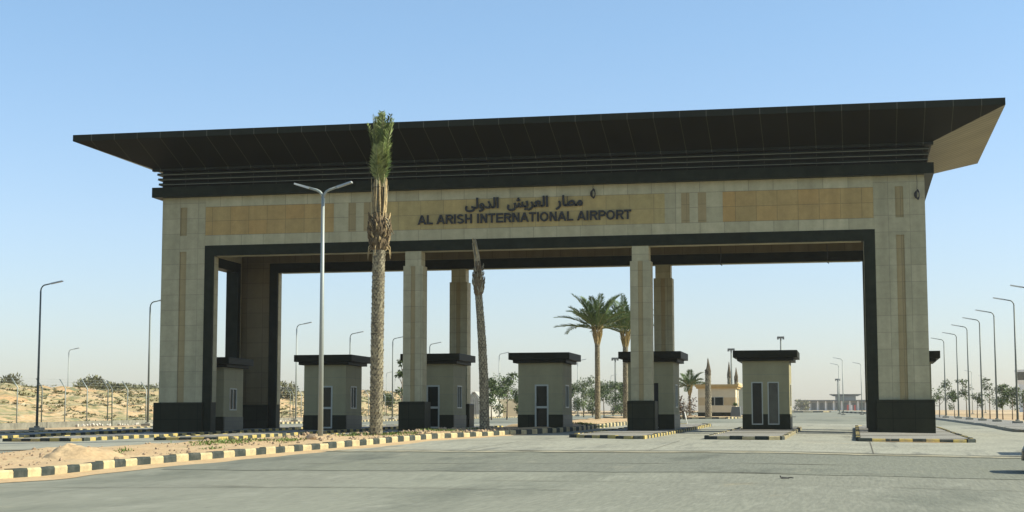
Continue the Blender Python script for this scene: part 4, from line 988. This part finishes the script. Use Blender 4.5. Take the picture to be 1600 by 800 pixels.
def planter():
    a = at(1150, 158); x, y, z = a; z += .12; t = thing('concrete_planter', 'dark grey concrete block with a green plant on top, right of the guard house', 'planter', a)
    mb = MB(); mb.hexa([(x-.55, y-.4, z-.1), (x+.5, y-.4, z-.1), (x+.5, y+.4, z-.1), (x-.55, y+.4, z-.1)], [(x-.38, y-.3, z+1.0), (x+.42, y-.3, z+1.0), (x+.42, y+.3, z+1.0), (x-.38, y+.3, z+1.0)]); mb.bevel(.04); mb.build('block', M['dkgrey'], t)
    mb = MB(); r2 = random.Random(4)
    for i in range(140):
        d = Vector((r2.gauss(0, 1), r2.gauss(0, 1), abs(r2.gauss(0, 1)))).normalized(); mb.leaf(Vector((x-.1, y, z+1.05))+d*.2*r2.random(), d, Vector((0, 0, 1)), .25, .1)
    mb.build('plant', M['grassm'], t)
planter()
def gabled(u0, u1, t_, h0, h1, label, dp=14, mats=('guard', 'greybld')):
    a, b = at(u0, t_), at(u1, t_); x0, x1, y0, z = a.x, b.x, a.y, min(a.z, b.z)-.3; t = thing('warehouse', label, 'warehouse', ((x0+x1)/2, y0+dp/2, z))
    xm = (x0+x1)/2; mb = MB(); pr = [(x0, h0), (xm, h1), (x1, h0)]
    lo = [(x0, y0, z), (x1, y0, z)] + [(x, y0, z+h) for x, h in pr[::-1]]; hi = [(x, y+dp, zz) for x, y, zz in lo]; mb.hexa(lo, hi); mb.build('wall', M[mats[0]], t)
    mb = MB()
    for (xa, ha), (xb, hb) in zip(pr, pr[1:]):
        n_ = Vector((-(hb-ha), 0, xb-xa)).normalized()*.15; q = [(xa, y0-.3, z+ha), (xb, y0-.3, z+hb), (xb, y0+dp+.3, z+hb), (xa, y0+dp+.3, z+ha)]; mb.hexa([Vector(c)+n_*.1 for c in q], [Vector(c)+n_ for c in q])
    mb.build('roof', M[mats[1]], t)
gabled(1128, 1176, 300, 3.2, 6.0, 'pale gabled shed showing between the guard house and the two window booth', mats=('guard', 'guard_band'))
gabled(722, 762, 230, 1.8, 3.8, 'grey gabled shed seen behind the bare palm trunk', mats=('greybld', 'greybld'))
def wall_thing(u0, u1, t_, h, label, m):
    a, b = at(u0, t_), at(u1, t_); mb = MB(); d = (b-a); d.z = 0; n_ = Vector((-d.y, d.x, 0)).normalized()*.15
    mb.hexa([a-n_-Vector((0, 0, .3)), b-n_-Vector((0, 0, .3)), b+n_-Vector((0, 0, .3)), a+n_-Vector((0, 0, .3))], [a-n_+Vector((0, 0, h)), b-n_+Vector((0, 0, h)), b+n_+Vector((0, 0, h)), a+n_+Vector((0, 0, h))])
    tag(mb.build('boundary_wall', m), label, 'wall')
wall_thing(1152, 1200, 190, 1.2, 'low pale boundary wall right of the guard house', M['greybld'])
wall_thing(742, 850, 240, 2.6, 'long low tan boundary wall behind the young trees left of the free booth', M['guard'])
def terminal():
    a = at(1242, 760); y0 = a.y; x0 = a.x; k = 760/F_PX; z = a.z-.3
    t = thing('terminal_building', 'long low airport terminal with a raised flat roof lantern, far behind the right opening', 'terminal', (x0+18, y0, z))
    X = lambda u: x0 + (u-1242)*k*1.02
    mb = MB(); mb.box(X(1250), X(1420), y0, y0+40, z, z+4.6); mb.build('wall', M['greybld'], t)
    mb = MB(); mb.box(X(1242), X(1424), y0-4, y0+42, z+4.6, z+5.1); mb.build('roof', M['dkgrey'], t)
    for i in range(14):
        u = 1252+i*12; mb = MB(); mb.box(X(u), X(u)+.6, y0-3.2, y0-2.6, z, z+4.9); mb.build('column', M['white'], t)
    mb = MB()
    for i in range(13):
        u = 1254+i*12; mb.box(X(u)+.6, X(u)+2.4, y0-.1, y0-.02, z+.6, z+3.8)
    mb.build('glazing', M['dkgrey'], t)
    mb = MB(); lo = [(X(1303), y0+8, z+5.1), (X(1334), y0+8, z+5.1), (X(1334), y0+20, z+5.1), (X(1303), y0+20, z+5.1)]; mb.hexa(lo, [(x, y, z+7.2) for x, y, q in lo]); mb.build('lantern', M['greybld'], t)
    mb = MB(); hi = [(X(1294), y0+4, z+7.9), (X(1342), y0+4, z+7.9), (X(1342), y0+24, z+7.9), (X(1294), y0+24, z+7.9)]; lo = [(X(1300), y0+6, z+7.2), (X(1337), y0+6, z+7.2), (X(1337), y0+22, z+7.2), (X(1300), y0+22, z+7.2)]; mb.hexa(lo, hi); mb.build('lantern_roof', M['dkgrey'], t)
    q = at(1330, 700); mb = MB()
    for u, m_ in ((1325, 0), (1331, 1), (1336, 0)):
        c = at(u, 700); mb.box(c.x-.35, c.x+.35, c.y-.3, c.y+.3, c.z, c.z+2.4, m_)
    tag(mb.build('red_banner', [M['red'], M['white']]), 'red and white advertising panels in front of the distant terminal', 'banner')
    c = at(1253, 700); shrub((c.x, c.y, c.z), 3.6, 2.5, 4.2, 'dark bush in front of the left end of the distant terminal', 91, n=700, lf=.8, group='saplings and bushes along the roads')
terminal()
def tower():
    a = at(1608, 440); x, y, z = a; t = thing('control_tower', 'pale control tower with a dark glazed cab at the right picture edge', 'control tower', a)
    def oct_(r, zz): return [(x+r*math.cos(R(22.5+45*i)), y+r*math.sin(R(22.5+45*i)), zz) for i in range(8)]
    mb = MB(); mb.hexa(oct_(2.6, z-.5), oct_(2.6, z+7.5)); mb.hexa(oct_(2.62, z+7.5), oct_(3.0, z+8.6)); mb.build('shaft', M['white'], t)
    mb = MB(); mb.hexa(oct_(2.9, z+8.6), oct_(3.4, z+10.8)); mb.build('cab_glazing', M['glass_lit'], t)
    mb = MB(); mb.hexa(oct_(3.6, z+10.8), oct_(3.6, z+11.4)); mb.hexa(oct_(.9, z+11.4), oct_(.7, z+12.0)); mb.build('roof', M['white'], t)
    mb = MB(); mb.tube([(x+.4, y, z+12), (x+.4, y, z+15)], .09, 6); mb.build('antenna', M['galv_dark'], t)
tower()

# ------------------------------------------------------------------ vehicles at the right edge
def dark_car():
    c = at(1588, 37.5); c.x += .16; z = gz(c.x, c.y)+.012; x0 = c.x; y0 = c.y; L, Wd = 4.4, 1.78
    t = thing('parked_car', 'black car of which only the nose enters the picture at the right edge', 'car', (x0+L/2, y0+Wd/2, z))
    prof = [(0, .30), (.02, .55), (.10, .70), (.5, .82), (1.15, .92), (1.85, 1.36), (2.4, 1.46), (3.1, 1.43), (3.75, 1.08), (4.32, .98), (4.4, .62), (4.36, .30)]
    mb = MB(); secs = [(0, .80, .90), (.16, .97, .98), (.5, 1, 1), (.84, .97, .98), (1., .80, .90)]
    rings = []
    for f, sx, sz in secs: rings.append([mb.bm.verts.new((x0+L/2+(px-L/2)*(sx if True else 1)*(1 if pz < 1 else .97), y0+f*Wd, z+.30+(pz-.30)*sz)) for px, pz in prof])
    n = len(prof)
    for a, b in zip(rings, rings[1:]):
        for i in range(n): f_ = mb.bm.faces.new((a[i], a[(i+1) % n], b[(i+1) % n], b[i])); f_.smooth = True
    mb.bm.faces.new(rings[0][::-1]); mb.bm.faces.new(rings[-1]); mb.build('body', M['carpaint'], t)
    mb = MB()
    for yy in (y0-.012, y0+Wd-.0):
        for a, b in (((1.35, 1.0), (1.95, 1.30)), ((2.45, 1.0), (2.4, 1.36))): pass
        mb.hexa([(x0+1.4, yy, z+.95), (x0+3.5, yy, z+.95), (x0+3.1, yy+.06, z+1.32), (x0+1.95, yy+.06, z+1.32)], [(x0+1.4, yy+.012, z+.95), (x0+3.5, yy+.012, z+.95), (x0+3.1, yy+.072, z+1.32), (x0+1.95, yy+.072, z+1.32)])
    mb.build('windows', M['glass'], t)
    for wx in (.82, 3.5):
        for wy in (y0+.08, y0+Wd-.08):
            mb = MB(); mb.tube([(x0+wx, wy-.10, z+.31), (x0+wx, wy+.10, z+.31)], .31, 24); wh = mb.build('wheel', M['rubber'], t)
            mb = MB(); mb.tube([(x0+wx, wy-.11, z+.31), (x0+wx, wy+.11, z+.31)], .19, 16); mb.build('rim', M['chrome'], wh)
    for hy in (y0+.25, y0+Wd-.5):
        mb = MB(); mb.box(x0+.16, x0+.30, hy, hy+.28, z+.60, z+.70); mb.bevel(.02); mb.build('headlight', M['lens'], t)
dark_car()
def lorry(x0, y0, label):
    z = gz(x0, y0)+.012; t = thing('lorry', label, 'lorry', (x0+4, y0+1.2, z), 'added lorries right of the gate')
    mb = MB(); mb.hexa([(x0, y0, z+.45), (x0+1.9, y0, z+.45), (x0+1.9, y0+2.4, z+.45), (x0, y0+2.4, z+.45)], [(x0+.35, y0+.06, z+2.7), (x0+1.9, y0+.06, z+2.8), (x0+1.9, y0+2.34, z+2.8), (x0+.35, y0+2.34, z+2.7)]); mb.bevel(.06, 2); mb.build('cab', M['cab'], t)
    mb = MB(); mb.box(x0+2.1, x0+8.2, y0, y0+2.4, z+.95, z+3.1); mb.bevel(.03); mb.build('cargo_box', M['white'], t)
    mb = MB(); mb.box(x0+.3, x0+8.0, y0+.7, y0+1.7, z+.55, z+.9); mb.build('chassis', M['wire'], t)
    mb = MB(); mb.hexa([(x0+.12, y0+.2, z+1.5), (x0+.12, y0+2.2, z+1.5), (x0+.28, y0+2.1, z+2.4), (x0+.28, y0+.3, z+2.4)], [(x0+.15, y0+.2, z+1.5), (x0+.15, y0+2.2, z+1.5), (x0+.31, y0+2.1, z+2.4), (x0+.31, y0+.3, z+2.4)]); mb.build('windscreen', M['glass'], t)
    for wx in (1.0, 5.6, 6.8):
        for wy in (y0+.15, y0+2.25):
            mb = MB(); mb.tube([(x0+wx, wy-.13, z+.48), (x0+wx, wy+.13, z+.48)], .48, 20); wh = mb.build('wheel', M['rubber'], t)
            mb = MB(); mb.tube([(x0+wx, wy-.135, z+.48), (x0+wx, wy+.135, z+.48)], .24, 14); mb.build('rim', M['chrome'], wh)
if True:  # both lorries are unseen, added to cast shadows in from the right edge
    lorry(39.9, -23.0, 'unseen lorry added outside the right picture edge to shade the road by the apron')
    lorry(43.3, .8, 'unseen lorry added outside the right picture edge to shade the road by the pavement')

# ------------------------------------------------------------------ haze
def haze():
    mb = MB(); mb.box(-1500, 1500, -130, 1500, -2.2, 32); m = bpy.data.materials.new('haze'); m.use_nodes = True; n = m.node_tree
    n.nodes.remove(n.nodes['Principled BSDF']); v = n.nodes.new('ShaderNodeVolumePrincipled'); v.inputs['Color'].default_value = (.86, .88, .86, 1); v.inputs['Density'].default_value = .00022; v.inputs['Anisotropy'].default_value = .3
    n.links.new(v.outputs[0], n.nodes['Material Output'].inputs['Volume'])
    o = mb.build('haze', m); o['kind'] = 'stuff'; o['label'] = 'thin pale dusty haze in the air'; o['category'] = 'haze'
haze()
